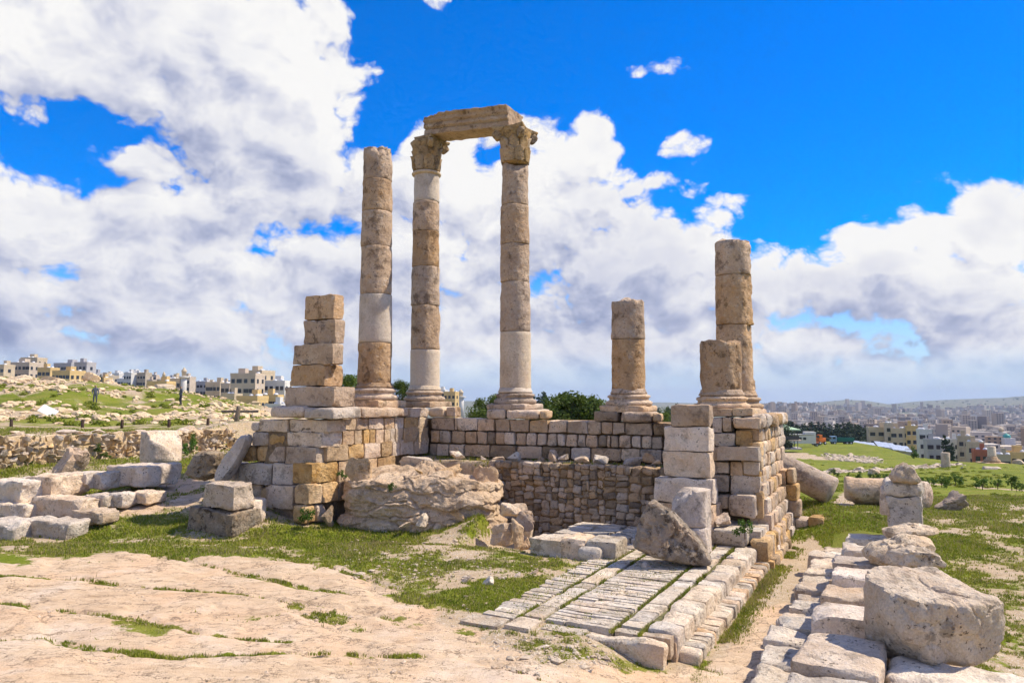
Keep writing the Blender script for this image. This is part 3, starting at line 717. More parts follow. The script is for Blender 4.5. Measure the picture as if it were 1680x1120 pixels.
def build_ground():
    front = np.radians(np.linspace(-60, 60, 500)); back = np.radians(np.linspace(60, 300, 50))[1:-1]
    azs = np.concatenate([front, back]); nc = len(azs)
    rr = [0.6]
    while rr[-1] < 9000:
        r = rr[-1]; rr.append(r*(1.06 if r < 7.2 else 1.0046 if r < 34 else 1.010 if r < 70 else 1.022 if r < 320 else 1.03))
    rr = np.array(rr); nr = len(rr)
    A, R = np.meshgrid(azs, rr); x = (R*np.sin(A)).ravel(); y = (R*np.cos(A)).ravel()
    z = H(x, y)
    rr_ = np.hypot(x, y); nearm = (rr_ < 40) & (y > 0.2)
    farm = (rr_ < 330) & (np.abs(x) < y*1.8)
    g = np.full(len(x), 0.5); ro = np.zeros(len(x)); gv = np.full(len(x), 0.5); far = sstep(270, 340, np.where(y > 0, y, 50))
    g[farm], ro[farm], gv[farm], _ = masks(x[farm], y[farm])
    for ln in CRACK_W:
        s = line_dist(x[nearm], y[nearm], ln); z[nearm] -= 0.05*np.clip(1-s/0.10, 0, 1)
    # bedrock plates: low ledges between the beds
    q = (x*V.x + y*V.y)*0.18 + (x*U.x + y*U.y)*0.9 + 0.5*fbm2(x, y, 0.35, 3, 51)
    led = q/1.35; fr = led-np.floor(led)
    z += np.where(nearm, ro*0.035*(sstep(0.0, 0.92, fr)-sstep(0.93, 1.0, fr)), 0)
    z += np.where(nearm, ro*0.007*fbm2(x, y, 6.0, 3, 52), 0)
    # broken plates of the bedrock: sharp steps and open joints
    rk = nearm & (ro > 0.3) & (y < 24); pp = np.stack([x[rk]*V.x+y[rk]*V.y, (x[rk]*U.x+y[rk]*U.y)*2.0, np.zeros(rk.sum())], 1)
    pp[:, 0] += .35*fbm2(x[rk], y[rk], .9, 3, 55); pp[:, 1] += .55*fbm2(x[rk], y[rk], 1.1, 4, 56)
    ci = np.zeros(len(pp)); cb = np.zeros(len(pp)); rgc = np.random.default_rng(57); C_ = np.stack([rgc.uniform(pp[:, 0].min(), pp[:, 0].max(), 260), rgc.uniform(pp[:, 1].min(), pp[:, 1].max(), 260)], 1); hv_ = rgc.uniform(-1, 1, 260)
    for s0_ in range(0, len(pp), 20000):
        D_ = np.sqrt(((pp[s0_:s0_+20000, None, :2]-C_[None])**2).sum(2)); o2 = np.partition(D_, 1, axis=1); ci[s0_:s0_+20000] = hv_[D_.argmin(1)]; cb[s0_:s0_+20000] = o2[:, 1]-o2[:, 0]
    z[rk] += ro[rk]*(.022*ci*np.clip(cb/.05, 0, 1) - .04*np.clip(1-cb/.05, 0, 1)*np.clip(fbm2(x[rk], y[rk], .7, 3, 58)+.35, 0, 1))
    vid = np.arange(nr*nc).reshape(nr, nc)
    j = np.arange(nc); jn = (j+1) % nc
    f = np.stack([vid[:-1][:, j], vid[1:][:, j], vid[1:][:, jn], vid[:-1][:, jn]], 2).reshape(-1, 4)[:, ::-1]
    vv = np.stack([x, y, z], 1)
    c0 = len(vv); vv = np.vstack([vv, [[0, 0, Hs(0.01, 0.01)]]])
    tri = np.stack([np.full(nc, c0), vid[0][j], vid[0][jn]], 1)[:, ::-1]
    me = mesh_from('ground', vv, [f, tri], True, [M['ground']])
    for nm, arr in (('grass', g), ('rock', ro), ('gravel', gv), ('far', far)):
        at = me.attributes.new(nm, 'FLOAT', 'POINT'); at.data.foreach_set('value', np.append(arr, 0).astype(np.float32))
    return link('ground', me, kind='structure')
build_ground()

# ================================================================== the temple
def vcopy(v, z=None): r = Vector(v); r.z = r.z if z is None else z; return r
Q1 = Vector((-5.67, 21.73, 0)) - U*0.75              # front of the left wing
Q2 = O2 + V*0.78                                     # inner side of the left wing
Q3 = O2 - U*0.78                                     # inner side of the back wall
STUB = Vector((5.54, 19.4, 0)); C5 = Vector((6.55, 21.4, 0))
Q4 = STUB - U*0.9                                    # front of the right wing
Q6 = Vector((4.3, 17.8, 0))                          # front of the square pier

podium = empty('temple_podium', (0, 24, 0), 'ruined stone podium of the temple, coursed block walls carrying the columns', 'podium')
def core_box(name, a0, a1, b0, b1, z0, z1, parent, mat):
    c = O2 + V*(a0+a1)/2 + U*(b0+b1)/2; c.z = (z0+z1)/2
    me = block_mesh(a1-a0, b1-b0, z1-z0, seg=0.22, r=0.06, amp=0.05, chips=0)
    return link(name, me, parent, c, ROTV, mat=mat)
podium_inv = None
left_wall = core_box('left_wall', -1.5, 0.55, -6.1, 0.65, -0.2, 3.12, podium, M['core'])
back_wall = core_box('back_wall', 0.5, 12.0, -0.52, 0.75, 0.2, 3.10, podium, M['core'])
right_wall = core_box('right_wall', 10.0, 11.85, -2.9, -0.5, -0.2, 3.05, podium, M['core'])
for o in (left_wall, back_wall, right_wall): o.location -= podium.location
bpy.context.view_layer.update()
def adopt(o, parent):
    """make o a child of parent without moving it (o was placed in world space)"""
    o.parent = parent; o.matrix_parent_inverse = parent.matrix_world.inverted(); return o
def stones(parent, Q, e, rows, mat_pick, depth=0.6, **kw):
    for r in rows:
        rect = r[:4]; opt = r[4] if len(r) > 4 else {}
        m = M[opt.get('m', rnd.choice(mat_pick))]
        k = dict(kw); k.update({x: opt[x] for x in opt if x not in ('m', 'out', 'depth')})
        o = face_block(None, Q, e, rect, opt.get('depth', depth), m, opt.get('out', 0.0) + rnd.uniform(-.015, .015), **k)
        adopt(o, parent)
PK = ['pinkgrey', 'pinkgrey', 'ashlar']; OC = ['ochre', 'ashlar', 'ochre', 'pinkgrey']
# front of the left wing
stones(left_wall, Q1, V, [
 (442, 666, 497, 685, dict(out=.12, r=.10, depth=1.0, m='ashlar')), (497, 668, 548, 687, dict(out=.16, r=.10, depth=1.2)),
 (424, 688, 472, 708), (473, 688, 537, 708, dict(depth=.8)), (413, 693, 424, 707),
 (413, 708, 440, 731, dict(r=.08)), (440, 710, 469, 731, dict(r=.09, m='ochre')), (470, 709, 528, 733, dict(out=.05, depth=.8)),
 (394, 731, 418, 757, dict(r=.1, m='ochre')), (418, 731, 441, 758, dict(r=.1, m='ochre')), (441, 732, 467, 758), (468, 733, 519, 762, dict(out=.14, depth=.9, chips=4, m='pinkgrey')),
 (371, 758, 392, 790, dict(r=.1)), (391, 759, 446, 794, dict(out=.12, m='pinkgrey')), (447, 760, 481, 795, dict(out=.20, depth=.9, m='pinkgrey')), (482, 764, 512, 793, dict(m='ochre')),
 (394, 794, 428, 821, dict(r=.07)), (434, 796, 481, 834, dict(out=.35, depth=.9, m='pinkgrey')), (482, 795, 506, 826, dict(m='ochre', depth=.5)), (427, 800, 440, 828, dict(m='ochre')),
 (428, 826, 450, 856, dict(r=.1, m='ochre')), (449, 830, 484, 866, dict(out=.2, r=.09, m='ashlar', depth=.8)), (484, 828, 516, 864, dict(r=.12, m='ochre', amp=.04)), (398, 820, 428, 858, dict(r=.1, m='ochre')),
], PK, 0.6)
# inner side of the left wing, lit by the sun
def row(edges, y0, y1, slope=0.0, x0=0.0, **opt):
    return [(a+.4, y0+slope*((a+b)/2-x0), b-.4, y1+slope*((a+b)/2-x0), dict(opt)) for a, b in zip(edges[:-1], edges[1:])]
stones(left_wall, Q2, U, [(549, 668, 586, 686, dict(out=.14, r=.12, depth=.9, m='ochre')), (587, 669, 595, 684, dict(out=.02)), (595, 668, 673, 684, dict(out=.16, r=.10, depth=1.0, m='ashlar')), (673, 669, 704, 684, dict(m='ashlar', out=.05))]
 + row([539, 560, 585, 605, 631, 648, 664, 687, 703], 687.5, 706, -.03, 540)
 + row([530, 562, 582, 597, 607, 617, 631, 641, 649, 662, 686, 703], 706.5, 731, -.04, 530)
 + row([536, 573, 598, 626, 644, 657, 680, 704], 731.5, 757, -.085, 540)
 + row([511, 555, 596, 620, 650], 759, 793, -.09, 520, depth=.7) + row([506, 530, 556, 580], 794, 826, -.1, 510)
 + row([500, 520, 538], 828, 858, -.1, 510, r=.12, amp=.04), OC, 0.5)
# inner side of the back wall
def bx(v): return [700+e/4.2 for e in v]
stones(back_wall, Q3, V, [(700, 667.5, 727, 683.5, dict(out=.14, r=.11, depth=1.0, m='newdrum')), (730, 667, 744, 684, dict(out=.05, r=.1, m='ashlar')),
 (797, 671, 829, 686.5, dict(out=.02, r=.06)), (830, 672, 883, 687, dict(out=.16, r=.11, depth=1.0)), (884, 673, 897, 687, dict(out=.1, r=.1, m='ochre')),
 (974, 675, 1014, 691, dict(out=.02, r=.06)), (1017, 676, 1069, 692, dict(out=.16, r=.11, depth=1.0)), (1070, 677, 1083, 692, dict(out=.1, r=.1, m='ochre'))]
 + row(bx([25, 190, 210, 350, 465, 572, 705, 835, 965, 1110, 1200, 1280, 1365, 1555, 1680, 1760]), 684, 704, .027, 700)
 + row(bx([20, 85, 160, 258, 345, 415, 470, 535, 610, 685, 755, 825, 893, 955, 1035, 1095, 1175, 1240, 1265, 1320, 1405, 1475, 1550, 1625, 1700]), 705, 725.5, .028, 700, r=.055)
 + row(bx([20, 70, 150, 255, 435, 615, 795, 990, 1130, 1340, 1470, 1620, 1700]), 727, 747, .028, 700), ['ashlar', 'rubble', 'ashlar', 'pinkgrey'], 0.5)
# front end of the right wing
stones(right_wall, Q4, V, [
 (1168, 670, 1201, 682, dict(depth=1.4, out=-.05)), (1201, 670, 1234, 682, dict(depth=1.4, m='ochre', out=-.05)),
 (1168, 684, 1185, 710), (1185, 684, 1200, 709), (1200, 685, 1248, 704, dict(out=.14, r=.1, depth=1.2)),
 (1170, 711, 1206, 732, dict(m='pale')), (1207, 706, 1235, 732, dict(m='ochre')), (1168, 733, 1178, 756),
 (1176, 732, 1246, 756, dict(out=.22, m='pinkgrey', depth=1.0)),
 (1170, 757, 1196, 777), (1197, 757, 1218, 782, dict(r=.08)), (1219, 757, 1246, 779, dict(m='pinkgrey')),
 (1171, 778, 1196, 807, dict(r=.06)), (1198, 780, 1249, 812, dict(depth=.9, m='pinkgrey')),
 (1176, 813, 1195, 835, dict(r=.08, out=.25)), (1195, 812, 1239, 850, dict(r=.08, out=.35, depth=1.0, m='ashlar')), (1236, 805, 1252, 850, dict(m='ochre', r=.1)),
], ['ashlar', 'pinkgrey'], 0.6)
# outer side of the right wing: courses of upright slabs and blocks running away from the viewer
n5 = Vector(V); corner5 = plane_hit(1247, 770, Q4, -U)
zs = [3.42, 3.08, 2.75, 2.42, 2.08, 1.72, 1.36, 1.0, 0.62, 0.28, -0.1]
for i in range(len(zs)-1):
    z1, z0 = zs[i], zs[i+1]; t = 0.02 + rnd.uniform(0, .1); pro = max(0, i-4)*0.07 + (0.12 if i == 0 else 0)
    while t < 4.3:
        w_ = rnd.uniform(.28, .7) if i > 0 else rnd.uniform(.6, 1.0)
        c = vcopy(corner5) + U*(t+w_/2) + V*(pro - 0.24 + rnd.uniform(-.03, .03)); c.z = (z0+z1)/2
        me = block_mesh(w_*.97, 0.5, (z1-z0)*.97, r=.09 if i == 0 else .05, amp=.025, chips=2)
        adopt(link('block', me, None, c, math.atan2(U.y, U.x), mat=M[rnd.choice(['ochre', 'ashlar', 'ashlar', 'pinkgrey'])]), right_wall)
        t += w_
# square pier standing in front of the right wing
pier = empty('stone_pier', plane_hit(1130, 840, Q6, -U), 'short square pier of four big rough blocks beside the leaning triangular boulder', 'pier')
bpy.context.view_layer.update()
stones(pier, Q6, V, [(1099, 664, 1164, 700, dict(depth=.45)), (1088, 699, 1164, 740, dict(depth=.5)), (1086, 740, 1166, 783, dict(depth=.5)),
 (1072, 784, 1170, 826, dict(depth=.6, out=.08)), (1074, 826, 1172, 862, dict(depth=1.0, out=.1)), (1066, 860, 1172, 900, dict(depth=1.0, out=.12))], ['pinkgrey', 'ashlar'], .8, seg=0.07)

# ---- columns
def drum(parent, loc, r0, r1, h, mat, chips=(), amp=0.012, fine=0.0, broken=False, name='drum', bevel=0.022, seg=56):
    n = max(6, int(h/0.10)); pr = [(r0-bevel*1.6, 0.0), (r0-bevel*0.5, 0.006), (r0-0.1*bevel, bevel)]
    for i in range(1, n): t = i/n; pr.append((r0+(r1-r0)*t, bevel+(h-2*bevel)*t))
    pr += [(r1-0.1*bevel, h-bevel), (r1-bevel*0.5, h-0.006), (r1-bevel*1.6, h)]
    if broken: pr += [(r1*0.7, h), (r1*0.45, h), (r1*.2, h)]
    me = lathe(pr, seg, amp, None, 2.6, True, 'drum', chips, fine=fine)
    if broken:
        co = np.array([v.co[:] for v in me.vertices]); m = co[:, 2] > h-0.02
        co[m, 2] += 0.09*fbm(co[m]*3.1, 4, nseed())
        me.vertices.foreach_set('co', co.astype(np.float32).ravel()); me.update()
    o = link(name, me, None, loc, rnd.uniform(0, 6.28), mat=mat)
    return adopt(o, parent)
def attic_base(parent, c, z0, z1, r, mat):
    h = z1-z0; zp = z0+0.36*h
    s = r*2.72
    me = block_mesh(s, s, zp-z0, seg=.09, r=.045, amp=.02, chips=4, chipsize=0.9)
    adopt(link('plinth', me, None, Vector((c.x, c.y, (z0+zp)/2)), ROTV, mat=mat), parent)
    k = z1-zp
    pr = [(r*1.30, zp), (r*1.36, zp+.10*k), (r*1.38, zp+.22*k), (r*1.35, zp+.34*k), (r*1.24, zp+.40*k), (r*1.17, zp+.44*k), (r*1.14, zp+.54*k), (r*1.17, zp+.64*k), (r*1.24, zp+.68*k), (r*1.27, zp+.78*k), (r*1.22, zp+.88*k), (r*1.10, zp+.93*k), (r*1.04, zp+k)]
    me = lathe([(a, b-zp) for a, b in pr], 56, 0.02, None, 2.2, True, 'base_moulding', [((rnd.uniform(-1, 1), rnd.uniform(-1, 1), .4), r*1.22, .03)], fine=.02)
    adopt(link('base_moulding', me, None, Vector((c.x, c.y, zp)), 0, mat=mat), parent)
def column(label, c, px, ys, zbot_y, d, r0, r1, mats, chipmap={}, broken=(), zref=None):
    """ys: pixel heights of the joints from the top of the base upwards"""
    z = lambda y: P(px, y, d).z
    root = empty('stone_column', Vector((c.x, c.y, z(zbot_y))), label, 'column', 'columns of the temple'); root['kind'] = 'thing'
    bpy.context.view_layer.update()
    attic_base(root, c, z(zbot_y), z(ys[0]), r0, M['ashlar'])
    top = z(ys[0]) + 8.2
    zz0 = z(ys[0])
    rad = lambda q: r0 + (r1-r0)*max(0, min(1, (q-zz0)/8.0))**1.3
    for i in range(len(ys)-1):
        a, b = z(ys[i]), z(ys[i+1])
        e = rnd.uniform(-.008, .008)
        dr = drum(root, Vector((c.x+rnd.uniform(-.012, .012), c.y, a)), rad(a)+e, rad(b)+e, (b-a)*0.997, M[mats[i]], chipmap.get(i, ()), 0.007 if mats[i] == 'newdrum' else 0.022, 0.0 if mats[i] == 'newdrum' else 0.03, i in broken)
        if chipmap.get(i): dr.rotation_euler.z = 0
        if i == 0:
            ap = lathe([(rad(a)*1.10, 0), (rad(a)*1.11, .03), (rad(a)*1.07, .06), (rad(a)*1.03, .10), (rad(a)*1.0, .16)], 48, .006, None)
            adopt(link('apophyge', ap, None, Vector((c.x, c.y, a)), 0, mat=M[mats[i]]), root)
    return root, rad
CO, NW = 'column', 'newdrum'
c1 = O2 - U*2.87; c2 = Vector(O2); c3 = O2 + V*3.69; c4_ = O2 + V*7.69; c5 = Vector(C5)
def sidechip(ang, c, tilt=0.0, rough=.05): return ((math.cos(ang), math.sin(ang), tilt), c, rough)
col1, rad1 = column('tall column of six drums with a ragged broken top and no capital', c1, 616, [636, 562.6, 484, 406, 349, 298, 246], 668, 23.96, .555, .465, [CO, NW, CO, CO, CO, CO], {5: [((.35, -.8, .5), .80, .07), ((.9, -.2, .3), .70, .05)]}, (5,))
col2, rad2 = column('tall column with white top and bottom drums under the left end of the lintel', c2, 697, [640, 573.6, 502, 439, 381.6, 333, 284], 668, 26.5, .54, .465, [NW, CO, CO, CO, CO, NW])
col3, rad3 = column('tall column under the right end of the lintel, leafy capital and white bottom drum', c3, 846, [644, 544.7, 464, 402.5, 338.7, 271], 672, 24.8, .535, .45, [NW, CO, CO, CO, CO], {4: [((.2, -.9, .6), .95, .04)]})
col4, rad4 = column('broken column of two drums, its lower left side worn away', c4_, 1030, [646, 557, 495], 676, 22.9, .525, .52, [CO, CO], {0: [((-.85, -.1, -.42), .36, .06)]}, (1,))
col5, rad5 = column('taller of the two broken columns on the right corner, three pitted drums', c5, 1209, [650, 533.6, 453, 397], 682, 21.4, .535, .52, [CO, CO, CO], {1: [((.75, -.65, .05), .49, .06)], 2: [((.55, -.55, .5), .86, .07), ((.9, -.3, 0), .50, .05)], 0: [((.9, -.4, .05), .50, .06)]}, (2,))
stub_c, rads = column('column stump of one thick drum in front of the taller corner column', STUB, 1183, [649, 562], 682, 19.4, .53, .52, [CO], {0: [((.5, -.85, 0), .50, .04)]}, (0,))

# ---- capitals
def leaf_mesh(h, w, curl, seed):
    nx, ny = 6, 9; vs = []
    for j in range(ny+1):
        t = j/ny; out = curl*max(0, (t-0.45)/0.55)**2.0 + 0.03*math.sin(t*3.1); zz = h*t - curl*0.55*max(0, (t-0.72)/0.28)**2
        wd = w*(0.72+0.38*math.sin(t*2.6))*(1-0.65*max(0, (t-.7)/.3)**2)
        for i in range(nx+1):
            s = i/nx*2-1; lob = 1+0.10*math.sin(t*19)*abs(s)**2
            vs.append((s*wd/2*lob, -(out + 0.05*(1-abs(s)**1.5) - 0.022*(abs(s) < .12)), zz))
    vs = np.array(vs); n = len(vs); back = vs.copy(); back[:, 1] += 0.07
    vs = np.vstack([vs, back]); vs += 0.014*np.stack([fbm(vs*7, 3, seed+k) for k in range(3)], 1)
    F_ = []
    for j in range(ny):
        for i in range(nx):
            a = j*(nx+1)+i; b = a+nx+1; F_.append((a, a+1, b+1, b)); F_.append((n+a, n+b, n+b+1, n+a+1))
    for j in range(ny):
        a = j*(nx+1); b = a+nx+1; F_.append((a, b, n+b, n+a)); a += nx; b += nx; F_.append((a, n+a, n+b, b))
    for i in range(nx):
        a = ny*(nx+1)+i; F_.append((a, a+1, n+a+1, n+a))
    return mesh_from('leaf', vs, np.array(F_))
def scroll_mesh(seed):
    """corner volute: a spiral band"""
    me = lathe([(.03, -.10), (.06, -.085), (.09, -.10), (.12, -.075), (.155, -.09), (.17, -.05), (.165, 0), (.17, .05), (.155, .09), (.12, .075), (.09, .10), (.06, .085), (.03, .10)], 24, .03, seed, 6.0, True, 'volute')
    co = np.array([v.co[:] for v in me.vertices]); co = co[:, [0, 2, 1]]*np.array([1.15, 1, 1]); co[:, 2] += .10*np.clip(-co[:, 0]/.17, 0, 1)
    me.vertices.foreach_set('co', co.astype(np.float32).ravel()); me.flip_normals(); me.update(); return me
def capital(parent, c, z0, z1, r, seed, missing=()):
    h = z1-z0; mat = M['capital']
    bell = lathe([(r*.98, 0), (r*1.0, .05), (r*1.0, .35*h), (r*1.06, .6*h), (r*1.16, .8*h), (r*1.28, .885*h), (r*1.2, .90*h)], 48, .03, seed, 3.0, True, 'capital', fine=.04)
    cap = adopt(link('capital', bell, None, Vector((c.x, c.y, z0)), ROTV, mat=mat), parent)
    bpy.context.view_layer.update()
    # abacus with hollow sides
    A = r*1.31; n = 14; ring = []
    for s in range(4):
        for i in range(n):
            t = i/n*2-1; x = A*t*0.97; y = -A*(1-0.20*(1-t*t)); a = s*math.pi/2
            ring.append((x*math.cos(a)-y*math.sin(a), x*math.sin(a)+y*math.cos(a)))
    ring = np.array(ring); m = len(ring); lv = [(.93, .885*h), (1.0, .90*h), (1.0, .935*h), (1.03, .95*h), (1.03, .99*h), (1.0, h)]
    vs = np.vstack([np.column_stack([ring*k, np.full(m, zz)]) for k, zz in lv] + [[[0, 0, lv[0][1]], [0, 0, h]]])
    F_ = [(q*m+i, q*m+(i+1) % m, (q+1)*m+(i+1) % m, (q+1)*m+i) for q in range(len(lv)-1) for i in range(m)]
    b0 = len(vs)-2; T = [(b0, (i+1) % m, i) for i in range(m)] + [(b0+1, (len(lv)-1)*m+i, (len(lv)-1)*m+(i+1) % m) for i in range(m)]
    for k, (nn_, cc) in enumerate(missing): vs = chip(vs, nn_, cc, seed+k, .06)
    vs[:, :] += 0.02*np.stack([fbm(vs*5, 3, seed+20+k) for k in range(3)], 1)
    ab = mesh_from('abacus', vs, [np.array(F_), np.array(T)])
    adopt(link('abacus', ab, None, Vector((c.x, c.y, z0)), ROTV, mat=mat), cap)
    L1 = leaf_mesh(.46*h, r*.80, .09, seed); L2 = leaf_mesh(.70*h, r*.78, .13, seed+3)
    for rowi, (lm, off, zz, rr) in enumerate(((L1, 0, .02, r*1.0), (L2, .5, .06, r*.97))):
        for i in range(8):
            a = (i+off)*math.pi/4 + ROTV
            o = link('leaf', lm, None, Vector((c.x+math.sin(a)*rr, c.y-math.cos(a)*rr, z0+zz*h)), a, mat=mat)
            o.scale = (rnd.uniform(.9, 1.1), rnd.uniform(.8, 1.15), rnd.uniform(.92, 1.04)); adopt(o, cap)
    vm = scroll_mesh(seed+8)
    for i in range(4):
        a = ROTV + math.pi/4 + i*math.pi/2
        if missing and i in (2,): continue
        o = link('volute', vm, None, Vector((c.x+math.cos(a)*r*1.36, c.y+math.sin(a)*r*1.36, z0+.77*h)), a, mat=mat); adopt(o, cap)
def zp(px, y, d): return P(px, y, d).z
capital(col2, c2, zp(697, 284, 26.5), zp(697, 230, 26.5), .465, 901, missing=(((-1, -.6, .1), .52),))
adopt(link('astragal', lathe([(.47, 0), (.53, .03), (.545, .07), (.53, .11), (.47, .13)], 48, .005), None, Vector((c2.x, c2.y, zp(697, 290, 26.5))), 0, mat=M['newdrum']), col2)
capital(col3, c3, zp(846, 271, 24.8), zp(846, 213, 24.8), .45, 911)
# ---- the lintel (architrave) across two columns
zl = zp(846, 213, 24.8) + 0.004
La = c2 + V*0.18; Lb = c3 - V*0.02; Lc = (La+Lb)/2; Ln = (Lb-La).length
zL = zp(697, 230, 26.5) + 0.004
hh = 0.70
cube_max = 70
me = block_mesh(Ln, 0.92, hh, seg=.04, r=.03, amp=.016, chips=0, seed=77, nmax=90)
co = np.array([v.co[:] for v in me.vertices])
front = sstep(0.1, 0.35, -co[:, 1]); back = sstep(.1, .35, co[:, 1]); zf = (co[:, 2]+hh/2)/hh
step = 0.0 + 0.06*(zf > .30) + 0.06*(zf > .60) + 0.09*sstep(.82, .93, zf)
groove = 0.06*np.exp(-((zf-.30)/.03)**2) + 0.06*np.exp(-((zf-.60)/.03)**2)
co[:, 1] -= (step-groove)*front; co[:, 1] += step*back
co = chip(co, (-.75, -.1, .7), Ln/2*.75+hh/2*.7-.16, 5, .06)
co = chip(co, (-.15, -.5, .85), .16+.42*.9+.20, 6, .07)
co += 0.012*np.stack([fbm(co*6, 3, 60+k) for k in range(3)], 1)
me.vertices.foreach_set('co', co.astype(np.float32).ravel()); me.update()
tilt = math.atan2(zl - zL, Ln*0.88)
lint = link('lintel', me, None, Vector((Lc.x, Lc.y, (zl+zL)/2 + hh/2 + .0)), label='carved stone lintel with fasciae lying across the two tall capitals', cat='lintel', mat=M['column'])
lint.rotation_euler = (0, -tilt, ROTV)

# ---- the square corner stack on the left wing
anta = empty('stone_pillar', Vector((-5.67, 21.73, 3.45)), 'stepped square pillar of five weathered blocks on the left wing of the podium', 'pillar')
bpy.context.view_layer.update()
Qa = Vector((-5.67, 21.73, 0)) - U*0.50
stones(anta, Qa, V, [(499, 483, 548, 524, dict(depth=.45)), (498, 524, 549, 564, dict(depth=.45)), (478, 564, 547, 598, dict(depth=.5, out=.03)),
 (475, 598, 533, 633.5, dict(depth=.8, out=.05)), (465, 634, 549, 667.5, dict(depth=.9, out=.12))], ['column', 'ashlar'], 1.0, seg=.07, chipsize=.55)

# ---- rubble walls: irregular stones packed by splitting the face again and again
def split_rect(x0, z0, x1, z1, big, small, out, rg):
    w_, h_ = x1-x0, z1-z0
    if (w_ < big*1.25 and h_ < big*0.85) or (w_*h_ < small*small*1.6):
        out.append((x0, z0, x1, z1)); return
    if w_ > h_*1.25 or (w_ > h_*0.8 and rg.random() < .4):
        s = x0 + w_*rg.uniform(.25, .75); split_rect(x0, z0, s, z1, big, small, out, rg); split_rect(s, z0, x1, z1, big, small, out, rg)
    else:
        s = z0 + h_*rg.uniform(.28, .72); split_rect(x0, z0, x1, s, big, small, out, rg); split_rect(x0, s, x1, z1, big, small, out, rg)
STONE_V = [block_mesh(1, 1, 1, seg=.17, r=.2, amp=.055, chips=5, chipsize=.9, seed=4000+i, noise_scale=2.2, name='stone') for i in range(14)]
ROUND_V = [boulder(1, 1, 1, 3, 8, seed=4100+i, amp=.05, name='stone') for i in range(14)]
STONE_BY = {}
def stone_variant(kind, mat, i):
    key = (kind, mat, i)
    if key not in STONE_BY:
        me = (STONE_V if kind == 'block' else ROUND_V)[i].copy(); me.materials.clear(); me.materials.append(M[mat]); STONE_BY[key] = me
    return STONE_BY[key]
def rubble_face(parent, A, B, zfun0, zfun1, big, small, mats, seed, gap=.93, depth=.3, kind='block', limit=300):
    """stones on the upright face from A to B; zfun give the lower and upper edge along it"""
    rg = random.Random(seed); e = (B-A); L = e.length; e = e/L; n = Vector((e.y, -e.x, 0)); out = []
    zs0, zs1 = zfun0(0.5), zfun1(0.5)
    x = 0.0
    while x < L:
        w_ = min(L-x, rg.uniform(1.0, 1.8)); split_rect(x, 0, x+w_, 1.0*(zs1-zs0), big, small, out, rg); x += w_
    H0 = zs1-zs0; rest = []
    out.sort(key=lambda r: -(r[2]-r[0])*(r[3]-r[1]))
    for i, (x0, a, x1, b) in enumerate(out):
        t = (x0+x1)/2/L; lo, hi = zfun0(t), zfun1(t); k = (hi-lo)/H0
        c = A + e*((x0+x1)/2); c = c + n*rg.uniform(-.03, .04) - n*(depth/2 if kind == 'block' else .12); c.z = lo + (a+b)/2*k
        me = stone_variant('block' if kind == 'block' else 'round', rg.choice(mats), rg.randrange(14))
        o = link('stone', me, None, c)
        o.rotation_euler = (rg.uniform(-.08, .08), rg.uniform(-.22, .22), math.atan2(e.y, e.x)+rg.uniform(-.08, .08))
        g_ = gap*rg.uniform(.92, 1.05)
        if kind != 'block': c.z -= (b-a)*k*.5*1.05; o.location = c; o.scale = ((x1-x0)*1.06*g_, depth, (b-a)*k*1.1*g_)
        else: o.scale = ((x1-x0)*g_, depth*rg.uniform(.8, 1.1), (b-a)*k*g_)
        adopt(o, parent)
def wall_core(name, A, B, z0, z1a, z1b, thick, mat, parent=None, fr_=.20, **kw):
    e = (B-A).normalized(); n = Vector((e.y, -e.x, 0)); N = 40; vs = []; 
    for i in range(N+1):
        t = i/N; p = A.lerp(B, t); zt = z1a+(z1b-z1a)*t
        zt += .05*math.sin(i*1.7)
        for off, z in ((-fr_, z0), (-fr_, zt), (-thick, zt), (-thick, z0)): q = p + n*off; vs.append((q.x, q.y, z))
    F_ = [(i*4+q, i*4+(q+1) % 4, (i+1)*4+(q+1) % 4, (i+1)*4+q) for i in range(N) for q in range(4)] + [(0, 3, 2, 1), (N*4, N*4+1, N*4+2, N*4+3)]
    vs = np.array(vs); c = (A+B)/2; vs -= np.array([c.x, c.y, 0])
    vs += .02*np.stack([fbm(vs*3, 3, 300+k) for k in range(3)], 1)
    return link(name, mesh_from(name, vs, np.array(F_), False), parent, Vector((c.x, c.y, 0)), mat=mat, **kw)
# inner rubble wall below the terrace
RA = O2 + V*4.05 - U*2.42; RB = O2 + V*10.6 - U*2.42
rub = wall_core('rubble_wall', RA, RB, -.4, 1.86, 1.86, .45, M['core'], fr_=.07, label='rough brown rubble wall inside the ruin, below the scattered terrace stones', cat='wall', kind='thing')
bpy.context.view_layer.update()
rubble_face(rub, RA, RB, lambda t: -.22, lambda t: 1.95, .34, .13, ['rubble', 'rubble', 'rubble', 'ashlar', 'pinkgrey'], 5, .99, .34)
# dry stone terrace wall on the left
dry = wall_core('terrace_wall', WA + WE*-2.0, WB, .3, 2.44, 2.34, .6, M['drystone'], label='long dry stone terrace wall of rounded cream stones on the left', cat='wall', kind='thing')
bpy.context.view_layer.update()
rubble_face(dry, WA + WE*0.4, WB, lambda t: 1.0+.1*t, lambda t: 2.50-.12*t, .34, .2, ['drystone', 'drystone', 'pale'], 8, 1.2, .44, 'round')
# coping slabs and loose stones on top of the terrace wall
for i in range(30):
    t = (i+rnd.uniform(.1, .9))/30; p = WA.lerp(WB, t) - WN*rnd.uniform(.3, 1.3); s = rnd.uniform(.3, .75)
    o = link('coping_stone', boulder(s*1.5, s, s*.45, 3, 8), None, Vector((p.x, p.y, Hs(p.x, p.y)-.05)), rnd.uniform(0, 3), mat=M['pinkgrey'])
    adopt(o, dry)

